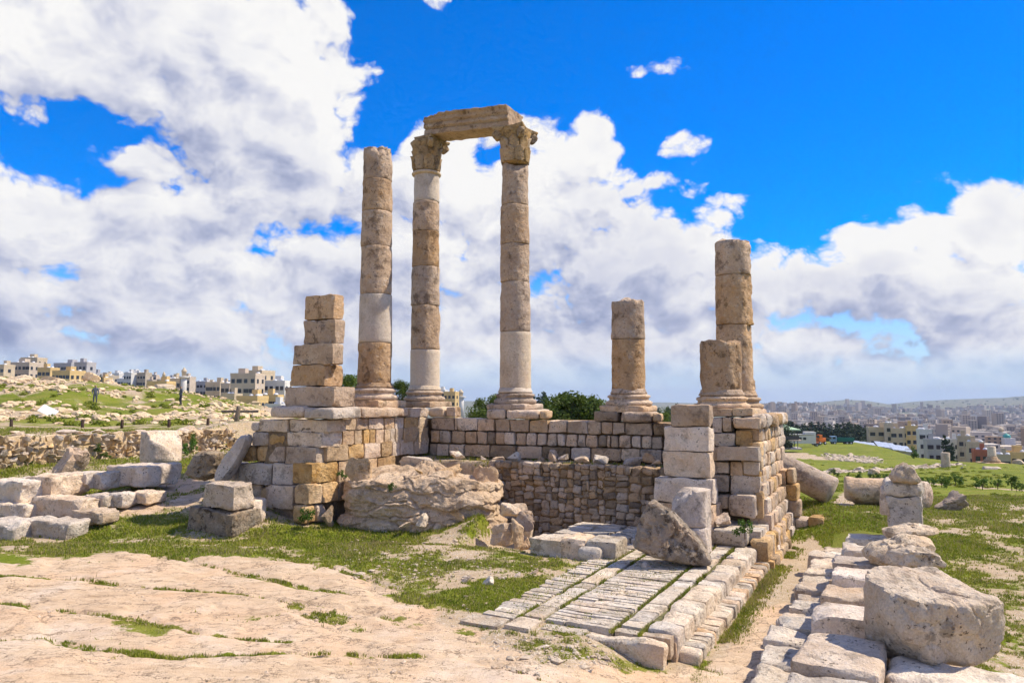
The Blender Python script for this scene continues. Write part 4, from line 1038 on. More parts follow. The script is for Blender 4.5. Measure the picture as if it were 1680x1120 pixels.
# ---- bedrock outcrop left of the rubble wall: ledges of limestone
def outcrop():
    c = Vector((-2.55, 21.75, 0)); nA, nT = 300, 120
    aa = np.linspace(0, 2*math.pi, nA, endpoint=False); tt = np.linspace(0, 1, nT)
    A_, T_ = np.meshgrid(aa, tt); A_ = A_.ravel(); T_ = T_.ravel(); ex, ey = 2.3, 1.7
    ca, sa = np.cos(A_), np.sin(A_); rr = (np.abs(ca/ex)**3 + np.abs(sa/ey)**3)**(-1/3)
    s = np.clip(T_/0.62, 0, 1); top = np.clip((T_-0.62)/0.38, 0, 1)
    beds = 1.72*s; x = ca*rr; y = sa*rr
    nz = fbm(np.stack([x*.8, y*.8, beds*2.2], 1), 4, 71)
    P3 = np.stack([x*(1-top), y*(1-top), beds+.3*top], 1)
    wp = P3 + .16*np.stack([fbm(P3*1.6+k*7, 3, 81+k) for k in range(3)], 1)
    ci, cb, cv = cellular(wp, 110, 83, (1.0, 1.0, 2.6)); ci2, cb2, cv2 = cellular(wp+.05*np.stack([fbm(P3*6+k*7, 2, 91+k) for k in range(3)], 1), 420, 85, (1.0, 1.0, 2.2))
    blockd = .08*cv*np.clip(cb/.14, 0, 1) - .09*np.clip(1-cb/.05, 0, 1) + .018*cv2*np.clip(cb2/.06, 0, 1) - .02*np.clip(1-cb2/.03, 0, 1)
    bed = beds*2.6 + .7*fbm(np.stack([x*.5, y*.5, x*0], 1), 3, 73); fr = bed-np.floor(bed)
    led = .09*(1-fr**3)
    rad = rr*(1.0 + .02 - .10*s**2) + led - .06 + .14*nz*(1-.5*top) + blockd*(1-top)
    rad += .025*fbm(P3*7, 3, 87)
    k = np.where(T_ <= .62, rad, rad*(1-top*.985))
    X = ca*k; Y = sa*k
    Z = 1.72*s + .26*top - .15 + .15*fbm(np.stack([X*.9, Y*.9, X*0+3], 1), 4, 77)*np.clip(s*1.2, 0, 1) + .03*fbm(np.stack([X*4, Y*4, beds*4], 1), 3, 78) + top**.5*(1.3*blockd)
    Z -= .22*sstep(0.6, 2.4, X)*s
    vid = np.arange(nA*nT).reshape(nT, nA); j = np.arange(nA); jn = (j+1) % nA
    f = np.stack([vid[:-1][:, j], vid[:-1][:, jn], vid[1:][:, jn], vid[1:][:, j]], 2).reshape(-1, 4)
    return link('rock_outcrop', mesh_from('rock_outcrop', np.stack([X, Y, Z], 1), f), None, c, -.12, label='big ledged bedrock outcrop bulging between the left wing and the rubble wall', cat='rock', mat=M['outcrop'])
outcrop()
def rock_at(label, px, py, d, w_, dp, h_, mat='boulder', seed=None, rotz=None, cat='rock', group=None, sink=.04, sub=4, name='rock', z=None, flat=False, n=9, **kw):
    """loose stone whose foot is seen at px,py at depth d"""
    p = P(px, py, d)
    if z is not None: p.z = z
    o = link(name, boulder(w_, dp, h_, sub, n, seed, flat_top=flat, **kw), None, Vector((p.x, p.y, p.z-sink)), rnd.uniform(-.5, .5) if rotz is None else rotz, label, cat, group, mat=M[mat])
    return o
rock_at('tall pointed rock perched on the left end of the outcrop', 590, 795, 20.8, .85, .7, .85, 'outcrop', 5001)
rock_at('rounded boulder lying on top of the outcrop', 727, 782, 21.0, 1.0, .8, .55, 'outcrop', 5002)
rock_at('flat pale rock at the back of the outcrop top', 690, 764, 22.0, 1.1, .7, .35, 'pale', 5003)
rock_at('small round tan stone on the outcrop top', 690, 775, 20.6, .34, .3, .26, 'ochre', 5004)
rock_at('smooth flat stone at the foot of the outcrop', 666, 861, 19.85, .50, .3, .17, 'pinkgrey', 5005)
rock_at('pale block leaning at the right foot of the outcrop', 695, 861, 19.9, .42, .4, .34, 'pale', 5006)
rock_at('big rounded rock bulging from the outcrop front, right of its middle', 765, 850, 20.8, 1.35, .9, 1.15, 'outcrop', 5007)
rock_at('square rock wedged low in the outcrop front', 748, 852, 20.3, .62, .5, .52, 'outcrop', 5008)
rock_at('smooth hump of rock at the right end of the outcrop', 800, 830, 21.6, 1.05, 1.0, 1.45, 'outcrop', 5009)
rock_at('dark rock in the gap left of the outcrop', 545, 862, 20.3, .5, .5, .6, 'rubble', 5010)
for i, (px, py, w_, h_, lab) in enumerate([(850, 757, .75, .42, 'pale split rock on the terrace, leftmost of the large ones'), (906, 756, .58, .42, 'rounded pitted rock on the terrace beside a smaller stone'), (949, 757, .85, .30, 'long low rock on the terrace edge'),
    (1007, 757, .50, .55, 'tilted pointed rock standing on the terrace'), (1060, 757, .62, .32, 'pinkish rock on the terrace nearest the pier'), (1034, 761, .75, .30, 'low rubbly rock on the terrace right of the tilted one'), (985, 759, .5, .34, 'triangular stone leaning beside the tilted rock'),
    (818, 755, .42, .22, 'small flat stone at the left end of the terrace'), (800, 752, .45, .24, 'small stone where the terrace meets the outcrop'), (752, 750, .55, .30, 'pale stone half sunk at the back of the outcrop'), (888, 757, .3, .2, 'small stone touching the rounded pitted rock'), (925, 752, .35, .24, 'grey stone close to the back wall'), (1080, 759, .4, .2, 'small pale stone tucked beside the pier')]):
    d = 23.2 - (px-800)*.0088
    rock_at(lab, px, py, d, w_, w_*.7, h_, ['pale', 'ashlar', 'pinkgrey'][i % 3], 5100+i, group='stones scattered on the terrace', sub=3)
# edge of the bank above the pit: cut face of rock and stones
for i, (px, py, d, w_, h_, lab, mt) in enumerate([(825, 893, 18.6, .75, .62, 'split tan rock in the bank above the pit', 'outcrop'), (848, 898, 18.4, .42, .85, 'upright orange rock slab at the pit edge', 'ochre'), (860, 868, 19.0, .7, .5, 'rough pale rock topping the pit bank', 'ashlar'), (846, 845, 19.7, .8, .35, 'flat rock at the crown of the pit bank', 'pinkgrey'), (864, 899, 18.7, .4, .6, 'round stone low in the pit bank', 'ashlar'), (868, 880, 19.2, .35, .4, 'small stone in the pit bank beside the slabs', 'drystone')]):
    rock_at(lab, px, py, d, w_, w_*.8, h_, mt, 5200+i)

# ---- paved platform of white slabs in the foreground
plat = empty('paved_platform', C0 - V*1.3 + U*3, 'low platform paved with long white slabs, grass growing in its joints', 'platform')
bpy.context.view_layer.update()
PT = 0.43
def slab(parent, a0, a1, b0, b1, z1, th, mat, name='slab', base=C0, gap=.012, **kw):
    """a measured leftwards from the right edge, b away from the viewer"""
    w_, l_ = (a1-a0)-gap, (b1-b0)-gap
    me = block_mesh(w_, l_, th, **dict(dict(seg=.06, r=.018, amp=.010, chips=3, chipsize=.6), **kw))
    c = base - V*(a0+a1)/2 + U*(b0+b1)/2; c.z = z1-th/2 + rnd.uniform(-.008, .008)
    o = link(name, me, None, c, ROTV+rnd.uniform(-.012, .012), mat=M[mat]); o.rotation_euler.x = rnd.uniform(-.01, .01); o.rotation_euler.y = rnd.uniform(-.01, .01)
    return adopt(o, parent)
LEN = 6.75
pb = core_box('earth_fill', 0, 1, 0, 1, 0, 1, plat, M['ground']); bpy.data.objects.remove(pb)
def fill_box(name, a0, a1, b0, b1, z0, z1, parent, mat, base=C0):
    c = base - V*(a0+a1)/2 + U*(b0+b1)/2; c.z = (z0+z1)/2
    return adopt(link(name, block_mesh(a1-a0, b1-b0, z1-z0, seg=.25, r=.02, amp=.01, chips=0), None, c, ROTV, mat=mat), parent)
M['joint'] = plain_mat('joint', (0.13, 0.12, 0.05), .95, .4, 8.0, bump=.5)
fill_box('earth_fill', .10, 2.9, -.1, 7.3, -.3, PT-.05, plat, M['joint'])
b = 0.0
while b < LEN+.6:                                 # big edge blocks with their outer face
    l = rnd.uniform(.42, .85); slab(plat, 0, .46, b, b+l, PT+.02, .36, rnd.choice(['white_slab', 'pale', 'white_slab']), 'edge_block', amp=.022, r=.05, chips=4, seg=.055); b += l
b = 0.05
while b < LEN+.8:                                 # course of upright stones below the edge blocks
    l = rnd.uniform(.16, .34); c = C0 + V*.10 + U*(b+l/2); c.z = -.05
    adopt(link('upright_stone', block_mesh(.36, l*.94, .48, seg=.06, r=.05, amp=.02, chips=3), None, c, ROTV+rnd.uniform(-.03, .03), mat=M[rnd.choice(['white_slab', 'pale', 'ashlar'])]), plat); b += l
b = .02
while b < LEN:                                    # narrow run of lengthwise slabs
    l = rnd.uniform(.3, .8); slab(plat, .54, .88, b, b+l, PT, .2, 'white_slab'); b += l
b = -.22
while b < LEN:                                    # wide cross slabs
    l = rnd.uniform(.12, .20)
    if rnd.random() < .45: s = rnd.uniform(.4, .7); slab(plat, .94, .94+1.1*s, b, b+l, PT, .2, 'white_slab', gap=.022); slab(plat, .94+1.1*s, 2.04, b, b+l, PT, .2, 'white_slab', gap=.022)
    else: slab(plat, .94, 2.04, b, b+l, PT, .2, 'white_slab', gap=.022)
    b += l
b = -.18
while b < LEN:
    l = rnd.uniform(.4, .8); slab(plat, 2.10, 2.42, b, b+l, PT, .2, 'white_slab'); b += l
b = -.40
while b < LEN-.3:
    l = rnd.uniform(.13, .24); slab(plat, 2.47, 3.0+rnd.uniform(-.05, .08), b, b+l, PT-.01, .22, 'white_slab', gap=.025); b += l
slab(plat, 2.02, 2.45, -.78, -.22, PT, .3, 'pale'); slab(plat, 2.50, 3.2, -.86, -.44, PT-.01, .3, 'white_slab')
slab(plat, .05, .90, -.23, -.02, PT-.02, .3, 'white_slab')
slab(plat, .05, 1.25, -.52, -.24, PT-.05, .5, 'white_slab', amp=.03, r=.06, chips=4); slab(plat, 1.27, 1.97, -.52, -.24, PT-.05, .3, 'white_slab')
for k in range(6):
    slab(plat, .0+k*.47, .46+k*.47, -.06+(.2 if k > 3 else 0), .18, PT-.10, .6, rnd.choice(['white_slab', 'ashlar']), 'foot_stone', amp=.03, r=.06)
# return of the platform at its far end: big kerb blocks facing the viewer
Q7 = P(928, 915, 16.4)
stones(plat, Q7, V, [(868, 884, 921, 921, dict(depth=.8)), (920, 884, 960, 926, dict(depth=.9)), (944, 898, 985, 925, dict(out=.2, depth=.5, r=.1)), (960, 888, 1010, 925, dict(depth=.8))], ['white_slab', 'pinkgrey'], .8, seg=.07)
for i in range(6):
    for k in range(4):
        a0 = 2.1+k*.66+rnd.uniform(-.06, .06); slab(plat, a0, a0+.64, 6.1+i*.30, 6.1+i*.30+.29, PT+.09+rnd.uniform(-.01, .02), .25, 'white_slab', gap=.02)
fill_box('earth_fill', 2.0, 4.6, 6.3, 7.9, -.2, PT+.02, plat, M['joint'])
# steps and slabs between the platform and the right wing
Q8 = P(1200, 880, 17.1)
stones(plat, Q8, V, [(1168, 869, 1227, 896, dict(depth=.7, m='white_slab', r=.07))], ['white_slab'], .7, seg=.07)
for i in range(5):
    slab(plat, -.05, 1.15, 7.0+i*.3, 7.3+i*.3, .78, .22, 'white_slab')
fill_box('earth_fill', .15, 1.3, 7.15, 8.95, -.2, .68, plat, M['core'])
for i in range(9):
    c = C0 + V*.05 + U*(6.85+i*.33); c.z = .36
    adopt(link('upright_stone', block_mesh(.4, .31, .55, seg=.07, r=.06, amp=.03, chips=3), None, c, ROTV, mat=M[rnd.choice(['ashlar', 'ochre'])]), plat)
    c = C0 + V*.16 + U*(6.85+i*.33); c.z = -.02
    adopt(link('upright_stone', block_mesh(.4, .31, .45, seg=.07, r=.06, amp=.03, chips=3), None, c, ROTV, mat=M[rnd.choice(['ashlar', 'ochre', 'rubble'])]), plat)
rock_at('rounded oval stone beside the foot of the right wing', 1186, 858, 17.6, .52, .4, .32, 'ashlar', 5301, rotz=.2, flat=False)
rock_at('small white stone lying on the paved platform', 1028, 966, 13.6, .24, .2, .15, 'pale', 5302, sub=3)
rock_at('little pinkish stone under the tip of the triangular boulder', 1059, 928, 15.0, .22, .16, .15, 'pinkgrey', 5303, sub=3)
# leaning triangular boulder
def prism_rock(outline, thick, cdepth, px0, py0, label, mat, rot=0.0, sub=5, cat='boulder', bulge=.25, amp=.06, pits=.05, seed=None, sharp=16):
    """convex stone whose silhouette is the pixel outline seen at depth cdepth"""
    pts = [P(x, y, cdepth) for x, y in outline]; c = sum(pts, Vector())/len(pts); pl = []
    n = len(pts)
    area = sum(pts[i].x*pts[(i+1) % n].z - pts[(i+1) % n].x*pts[i].z for i in range(n))
    for i in range(n):
        e = pts[(i+1) % n]-pts[i]; nn_ = Vector((e.z, 0, -e.x)); nn_ = nn_ if area > 0 else -nn_; nn_.normalize()
        d = (pts[i]-c).dot(nn_); pl.append(((nn_.x, -bulge, nn_.z), d*1.0/math.sqrt(1+bulge*bulge)*1.0)); pl.append(((nn_.x, bulge, nn_.z), d/math.sqrt(1+bulge*bulge)))
    pl += [((0, -1, .05), thick/2), ((0, 1, 0), thick/2), ((-.3, -1, .2), thick/2*1.05)]
    me = convex_rock(pl, sub, sharp, amp, 1.8, seed, 'boulder', pits)
    return link('boulder', me, None, c, rot, label, cat, mat=M[mat])
prism_rock([(1033, 902), (1040, 865), (1060, 818), (1078, 815), (1112, 842), (1150, 880), (1172, 920), (1160, 931), (1090, 920)], .85, 15.3, 0, 0, 'dark pitted triangular boulder leaning on the paved platform', 'pitted', seed=611, amp=.05, pits=.10)
# half drum standing behind it
hd = empty('broken_drum', P(1135, 905, 16.5), 'upright broken column drum in two pieces behind the triangular boulder', 'column drum')
bpy.context.view_layer.update()
dc = P(1136, 860, 16.6)
drum(hd, Vector((dc.x, dc.y, P(1136, 905, 16.6).z)), .46, .455, P(1136, 860, 16.6).z-P(1136, 905, 16.6).z-.006, M['pinkgrey'], [((V.x, V.y, 0), .36, .01)], .01).rotation_euler.z = 0
drum(hd, dc, .455, .45, P(1136, 802, 16.6).z-dc.z, M['pinkgrey'], [((V.x, V.y, 0), .36, .01), ((-.75, -.1, .7), .58, .05)], .012).rotation_euler.z = 0

# ---- ruined wall along the right-hand edge of the foreground
rw = empty('low_wall', Vector((4.6, 10, 0)), 'low ruined wall of pale blocks with a stepped foot, running back beside the path', 'wall')
rw['kind'] = 'thing'
bpy.context.view_layer.update()
S0 = Vector((3.44, 10.25, 0))                     # on its left edge
def wslab(a0, a1, b0, b1, z0, z1, mat, name='block', tilt=0, **kw):
    """a rightwards from the left edge, b away from the viewer"""
    me = block_mesh((a1-a0)*.985, (b1-b0)*.97, z1-z0, **dict(dict(seg=.06, r=.055, amp=.028, chips=4, chipsize=.7), **kw))
    c = S0 + V*(a0+a1)/2 + U*(b0+b1)/2; c.z = (z0+z1)/2
    o = link(name, me, None, c, ROTV+rnd.uniform(-.03, .03), mat=M[mat]); o.rotation_euler.x = rnd.uniform(-.02, .02); o.rotation_euler.y = tilt+rnd.uniform(-.015, .015)
    return adopt(o, rw)
b = -3.2
while b < 8.4:                                    # stepped foot
    l = rnd.uniform(.5, .95); j = rnd.uniform(-.10, .10)
    wslab(-.02+j, .80, b, b+l, -.25, .40+rnd.uniform(-.05, .08), rnd.choice(['pale', 'white_slab', 'pinkgrey']), amp=.035, r=.07); b += l
b = -3.0
seq = [(.9, .92), (1.35, .98), (.55, .72), (.80, 1.02), (.45, .74), (.78, .98), (.5, .76), (.75, 1.0), (.5, .74), (.75, .96), (.6, .78), (.75, .95), (.6, .75), (.8, .92)]
for l, zt in seq:                                 # wall body
    if b > 8.6: break
    j = rnd.uniform(-.05, .06); s = rnd.uniform(.75, 1.0)
    wslab(.62+j, .62+s, b, b+l, -.2, zt, rnd.choice(['pinkgrey', 'pale', 'pinkgrey', 'white_slab']))
    wslab(.62+s+.02, 2.0+rnd.uniform(-.1, .2), b+rnd.uniform(-.1, .1), b+l, -.2, zt-rnd.uniform(.05, .25), rnd.choice(['pinkgrey', 'pale', 'boulder']))
    b += l
wslab(1.35, 3.45, -3.1, -1.75, -.3, .87, 'pinkgrey', amp=.04, r=.06, chips=6); wslab(1.5, 3.15, -1.73, -.9, -.3, .86, 'pale', amp=.04, r=.06, chips=6)
wslab(1.15, 2.6, -4.3, -3.12, -.3, .80, 'pinkgrey', amp=.04, r=.06)
# upright stack near its middle
Q9 = P(1483, 850, 15.6)
st2 = empty('block_stack', P(1483, 880, 15.6), 'stack of pale grey blocks standing upright on the low wall, capped by a pointed rock', 'stone stack')
bpy.context.view_layer.update()
stones(st2, Q9, V, [(1455, 814, 1513, 876, dict(depth=.7, chips=5, r=.07, amp=.05, m='pale')), (1450, 791, 1515, 816, dict(depth=.9, chips=5, r=.08, amp=.04, m='white_slab')), (1443, 800, 1460, 846, dict(depth=.8, r=.07, m='pinkgrey'))], ['pale'], .7, seg=.06)
prism_rock([(1462, 792), (1459, 778), (1472, 760), (1484, 756), (1495, 766), (1507, 786), (1500, 795)], .55, 15.7, 0, 0, 'pointed rock capping the upright stack on the low wall', 'boulder', seed=633, sub=4, amp=.03, pits=.02)
prism_rock([(1452, 866), (1500, 856), (1545, 866), (1544, 872), (1500, 884), (1454, 884)], .8, 14.6, 0, 0, 'thin slab of rock lying at the foot of the upright stack', 'boulder', seed=634, sub=4, amp=.03)
prism_rock([(1418, 906), (1440, 888), (1490, 874), (1520, 876), (1536, 896), (1500, 920), (1450, 930), (1425, 924)], .75, 12.9, 0, 0, 'rounded grey rock on the low wall behind the large boulder', 'boulder', seed=635, sub=4, amp=.04)
prism_rock([(1460, 930), (1462, 905), (1490, 892), (1525, 895), (1553, 922), (1545, 934)], .6, 12.1, 0, 0, 'rough pale rock touching the back of the large boulder', 'boulder', seed=636, sub=4, amp=.05)
# the large boulder: flat tilted top, rounded belly
cB = P(1533, 1010, 8.75)
pl = [((0, -.16, 1), .36), ((-.05, -.12, 1), .37), ((-1, -.1, .05), .80), ((-.8, -.3, -.5), .72), ((-.45, -.35, -.8), .60), ((0, -.3, -1), .52), ((.4, -.2, -1), .56), ((.8, 0, -.5), .70), ((1, -.1, .1), .76), ((.9, .2, .5), .72), ((-.2, -1, -.22), .54), ((.3, -1, -.2), .54), ((0, -1, -.3), .55), ((-.8, -.8, 0), .74), ((.8, -.7, -.1), .76), ((0, 1, 0), .62), ((-.7, .7, 0), .76), ((.7, .7, 0), .76), ((0, .7, -.7), .6)]
big = link('boulder', convex_rock(pl, 6, 24, .045, 1.5, 640, 'boulder', .012), None, Vector((cB.x, cB.y, cB.z)), .06, 'largest boulder with a flat sunlit top, resting on the near end of the low wall', 'boulder', mat=M['boulder'])
big.rotation_euler = (0, .06, .06); big.scale = (.87, .92, 1.0)
# fallen drums and rocks on the field to the right
def fallen_drum(label, px, py, d, r, L, rotz, tilt=0.0, mat='ashlar', r1=None, chips=()):
    p = P(px, py, d); r1 = r1 or r*.97
    n = 12; pr = [(r*.93, 0), (r, .04)] + [(r+(r1-r)*i/n, .04+(L-.08)*i/n) for i in range(1, n)] + [(r1, L-.04), (r1*.93, L)]
    pr = [(a, z-L/2) for a, z in pr]
    me = lathe(pr, 48, .03, None, 1.8, True, 'fallen_drum', [((rnd.uniform(-1, 1), rnd.uniform(-1, 1), rnd.uniform(-.6, .6)), r*1.12, .05) for _ in range(3)] + list(chips), fine=.02)
    o = link('column_drum', me, None, Vector((p.x, p.y, p.z + r*.92)), label=label, cat='column drum', mat=M[mat])
    o.rotation_euler = (math.pi/2 + tilt, 0, rotz); return o
fallen_drum('fallen column drum lying on the grass behind the low wall, wider of the two', 1425, 827, 30.0, .56, 1.7, 1.25)
fallen_drum('short fallen drum behind the upright stack', 1502, 832, 29.0, .55, .9, .6)
rock_at('rounded broken drum lying alone on the turf right of the stack', 1562, 837, 28.2, 1.35, 1.1, 1.05, 'ashlar', 5401, rotz=.2)
fc = link('fallen_column', lathe([(.36, -1.25), (.40, -1.2)] + [(.40+.05*i/14, -1.2+2.4*i/14) for i in range(1, 14)] + [(.45, 1.2), (.40, 1.26)], 48, .02, 660, 1.6, True, 'fallen_column', fine=.015), None, P(1300, 774, 22.9), label='long fallen column shaft slanting down behind the right wing', cat='column', mat=M['ashlar'])
fc['kind'] = 'thing'
fc.rotation_euler = Vector((.74, -.52, -.42)).to_track_quat('Z', 'Y').to_euler()
# buttress of blocks beside the right wing
Q10 = P(1300, 830, 21.0)
butt = empty('stone_buttress', P(1300, 868, 21.0), 'stepped buttress of tan blocks at the right foot of the podium', 'buttress')
bpy.context.view_layer.update()
stones(butt, Q10, V, [(1268, 770, 1279, 796), (1279, 770, 1289, 796), (1289, 768, 1303, 795, dict(r=.06)), (1278, 794, 1309, 822, dict(r=.07)), (1282, 820, 1314, 850, dict(r=.08)), (1276, 848, 1304, 868), (1303, 850, 1326, 868, dict(r=.06)), (1326, 848, 1352, 868, dict(r=.07)), (1262, 800, 1279, 824, dict(m='ochre')), (1266, 824, 1282, 850, dict(m='ochre'))], ['ashlar', 'ashlar', 'ochre'], .6)

# ---- blocks on the left
def lone_block(label, rect, d, depth, mat, cat='stone block', group=None, rot=0.0, name='stone_block', **kw):
    x0, y0, x1, y1 = rect
    Q = P((x0+x1)/2, y1, d); e = Vector((math.cos(ROTV+rot), math.sin(ROTV+rot), 0))
    o = face_block(None, Q, e, rect, depth, M[mat], **dict(dict(seg=.06, r=.06, amp=.045, chips=8, chipsize=1.0, name=name), **kw))
    o['label'] = label; o['category'] = cat
    if group: o['group'] = group
    return o
GL = 'blocks lying in rows at the left edge'
for lab, rect, d, dep, mt in [
 ('big flat-topped slab at the right end of the upper left row', (172, 764, 236, 799), 23.2, 1.5, 'pinkgrey'),
 ('small upright block left of the flat-topped slab', (142, 775, 172, 802), 22.9, .8, 'pale'),
 ('small rounded block, third from the left in the upper row', (117, 776, 142, 803), 22.8, .8, 'pale'),
 ('squat bright block in the middle of the upper left row', (86, 777, 117, 803), 22.6, .9, 'pale'),
 ('tall block, second from the left edge in the upper row', (38, 781, 84, 818), 22.0, 1.3, 'pinkgrey'),
 ('big block cut by the left picture edge, upper row', (-20, 788, 37, 825), 21.6, 1.0, 'pale'),
 ('block under the upper row at the left picture edge', (-30, 825, 40, 850), 21.2, 1.0, 'pale'),
 ('long heavy block in the middle of the second left row', (42, 817, 132, 850), 21.0, .9, 'pinkgrey'),
 ('wedge-shaped white block in the second left row', (137, 812, 171, 834), 21.4, .7, 'pale'),
 ('small block next to the wedge-shaped one', (170, 810, 201, 831), 21.6, .7, 'pale'),
 ('last low block at the right end of the second left row', (201, 808, 240, 828), 21.9, .8, 'pinkgrey'),
 ('long bright kerb block lowest at the left edge', (22, 854, 112, 888), 19.6, .7, 'pale'),
 ('kerb block cut by the picture edge, lowest on the left', (-45, 856, 21, 890), 19.5, .8, 'pale'),
 ('small half-buried kerb stone in the grass of the lowest row', (116, 838, 164, 860), 20.2, .7, 'pinkgrey')]:
    lone_block(lab, rect, d, dep, mt, group=GL, rot=.12)
rock_at('large rough cream boulder in front of the dry stone wall', 121, 775, 24.6, 1.35, 1.0, .85, 'ashlar', 5501, rotz=.1, flat=True, n=6)
lone_block('wide grey block forming the lower half of the lone pair', (306, 835, 381, 881), 19.55, 1.0, 'pitted', rot=0)
lone_block('grey block set on top of the lone pair left of the podium', (325, 794, 384, 834.5), 19.6, .8, 'pinkgrey', rot=0, r=.04)
ld = link('column_drum', lathe([(.40, 0), (.44, .04), (.44, .5), (.435, .86), (.40, .9)], 48, .02, 671, 2, True, 'column_drum', [((.3, -.5, .8), .98, .04)]), None, P(408, 873, 20.3), label='short upright drum standing just behind the lone pair of blocks', cat='column drum', mat=M['pinkgrey'])
sdm = lathe([(.66, 0), (.70, .05)] + [(.70, .05+.12*i) for i in range(1, 9)] + [(.70, 1.1), (.6, 1.12), (.3, 1.12), (.1, 1.12)], 56, .03, 672, 1.6, True, 'column_drum', [((.62, -.25, .75), .80, .06), ((.9, -.1, .25), .66, .05)])
link('column_drum', sdm, None, P(264, 757, 27.0), label='broken drum standing before the dry stone wall, its top sheared off', cat='column drum', mat=M['pinkgrey'])
prism_rock([(305, 776), (322, 742), (350, 735), (368, 741), (362, 782), (330, 792)], .8, 22.6, 0, 0, 'grey rough slab lying against the left end of the podium', 'pitted', seed=681, sub=4, amp=.05, pits=.05, cat='rock')
prism_rock([(352, 786), (358, 762), (396, 712), (412, 710), (414, 726), (384, 780), (368, 796)], .7, 21.9, 0, 0, 'long slab propped aslant against the left corner of the podium', 'pinkgrey', seed=682, sub=4, amp=.03, pits=.02, cat='rock')
def flat_rock(label, rect, z, th, mat, seed, rotz=0.0, **kw):
    """low slab whose top covers the pixel rect at height z"""
    x0, y0, x1, y1 = rect; a = G((x0+x1)/2, y1, z); b_ = G((x0+x1)/2, y0, z); l = G(x0, (y0+y1)/2, z); r = G(x1, (y0+y1)/2, z)
    c = (a+b_)/2; me = boulder((r-l).length*1.05, abs(b_.y-a.y)*1.05, th, 4, 9, seed, flat_top=True, amp=.03)
    return link('rock', me, None, Vector((c.x, c.y, z-th)), rotz, label, 'rock', kw.get('group'), mat=M[mat])
flat_rock('broad tan slab lying flat on the ground left of the lone pair', (192, 830, 299, 858), .42, .40, 'outcrop', 5601)
flat_rock('narrow slab behind the broad tan slab', (225, 817, 280, 829), .55, .3, 'outcrop', 5602)
flat_rock('wide rocky shelf below the broken standing drum', (215, 760, 330, 800), .95, .5, 'outcrop', 5603)
flat_rock('rocky shelf sloping towards the podium corner', (250, 785, 335, 825), .62, .4, 'outcrop', 5604)
flat_rock('pale rock flush with the turf in front of the outcrop', (573, 908, 622, 921), .12, .2, 'pale', 5605)
flat_rock('small pale stone flush with the turf, left of its larger neighbour', (536, 908, 570, 917), .14, .2, 'pale', 5606)
flat_rock('white flat stone beside the gravel in front of the platform', (943, 1072, 985, 1090), .08, .15, 'pale', 5607)
flat_rock('crumbling pale ledge in the middle of the bedrock', (592, 1022, 640, 1046), .05, .16, 'pitted', 5608)
for i, (px, py, d, w_, h_, lab) in enumerate([(760, 955, 15.2, .34, .24, 'brown stone in the grass left of the platform'), (805, 957, 15.1, .3, .2, 'tan stone right of the brown one in the grass'), (830, 957, 15.0, .22, .2, 'small white stone in the grass beside the platform'), (880, 940, 15.6, .3, .16, 'stone at the grassy foot of the platform'), (905, 952, 15.0, .26, .15, 'last stone before the platform edge in the grass'), (850, 945, 15.5, .2, .13, 'little stone behind the white one in the grass'),
   (1016, 1096, 9.9, .1, .07, 'tiny white pebble near the platform corner'), (960, 1100, 9.4, .22, .12, 'white stone at the front of the gravel patch'), (890, 1062, 10.3, .24, .1, 'flat white stone at the back of the gravel patch')]):
    p = ground_hit(px, py); o = rock_at(lab, px, py, p.y, w_, w_*.8, h_, ['ashlar', 'pale', 'pinkgrey'][i % 3], 5700+i, sub=3, z=p.z)

# ---- fence posts, sign, people on the hillside terrace
M['post'] = plain_mat('post', (0.07, 0.042, 0.028), .8, .3, 12.0, bump=.3)
M['wood'] = plain_mat('wood', (0.22, 0.17, 0.12), .9, .3, 10.0, bump=.5)
M['white_paint'] = plain_mat('white_paint', (0.78, 0.75, 0.70), .6, .05)
def post(label, px, ytop, ybot, d, w_, mat='post', name='fence_post', lean=0.0):
    p = P(px, ybot, d); h = P(px, ytop, d).z - p.z; gz = Hs(p.x, p.y); h0 = min(p.z, gz) - .15
    me = lathe([(w_*.5, 0), (w_*.5, (p.z+h-h0)*.5), (w_*.5, p.z+h-h0-.03), (w_*.42, p.z+h-h0)], 14, .008, None, 6.0, True, 'fence_post')
    o = link(name, me, None, Vector((p.x, p.y, h0)), label=label, cat='post', group='short posts along the terrace path', mat=M[mat]); o.rotation_euler = (0, lean, 0); return o
for px, y0, y1, lab in [(18, 687, 703, 'short dark post at the far left of the terrace path'), (135, 688, 705, 'thicker dark post, second from the left on the terrace path'), (200, 688, 699, 'dark post in the middle of the terrace path'), (277, 687, 703, 'dark post just behind the broken standing drum'), (341, 686, 698, 'dark post farthest right on the terrace path')]:
    post(lab, px, y0, y1, 38.0, .15)
gp = empty('wooden_post', P(386, 705, 40), 'tall leaning wooden post with a crosspiece at the end of the terrace path', 'post'); bpy.context.view_layer.update()
bz = P(386, 705, 40)
o = link('upright', lathe([(.13, 0), (.12, .7), (.10, 1.25), (.07, 1.32)], 12, .02, None, 4, True, 'upright'), None, bz, mat=M['wood']); o.rotation_euler = (0, .12, 0); adopt(o, gp)
o = link('crosspiece', block_mesh(2.0, .12, .14, seg=.1, r=.02, amp=.01), None, bz + Vector((.2, .05, 1.0)), .05, mat=M['wood']); adopt(o, gp)
sg = empty('info_board', P(79, 684, 48), 'white tilted information board on the hillside', 'sign'); bpy.context.view_layer.update()
sp = P(79, 674, 48)
o = link('panel', block_mesh(1.1, .05, .62, seg=.1, r=.01, amp=0.0, chips=0), None, sp, mat=M['white_paint']); o.rotation_euler = (-.75, .42, 0); adopt(o, sg)
for dx in (-.3, .3):
    adopt(link('leg', lathe([(.03, 0), (.03, .9)], 8), None, sp + Vector((dx, .1, -.95)), mat=M['post']), sg)
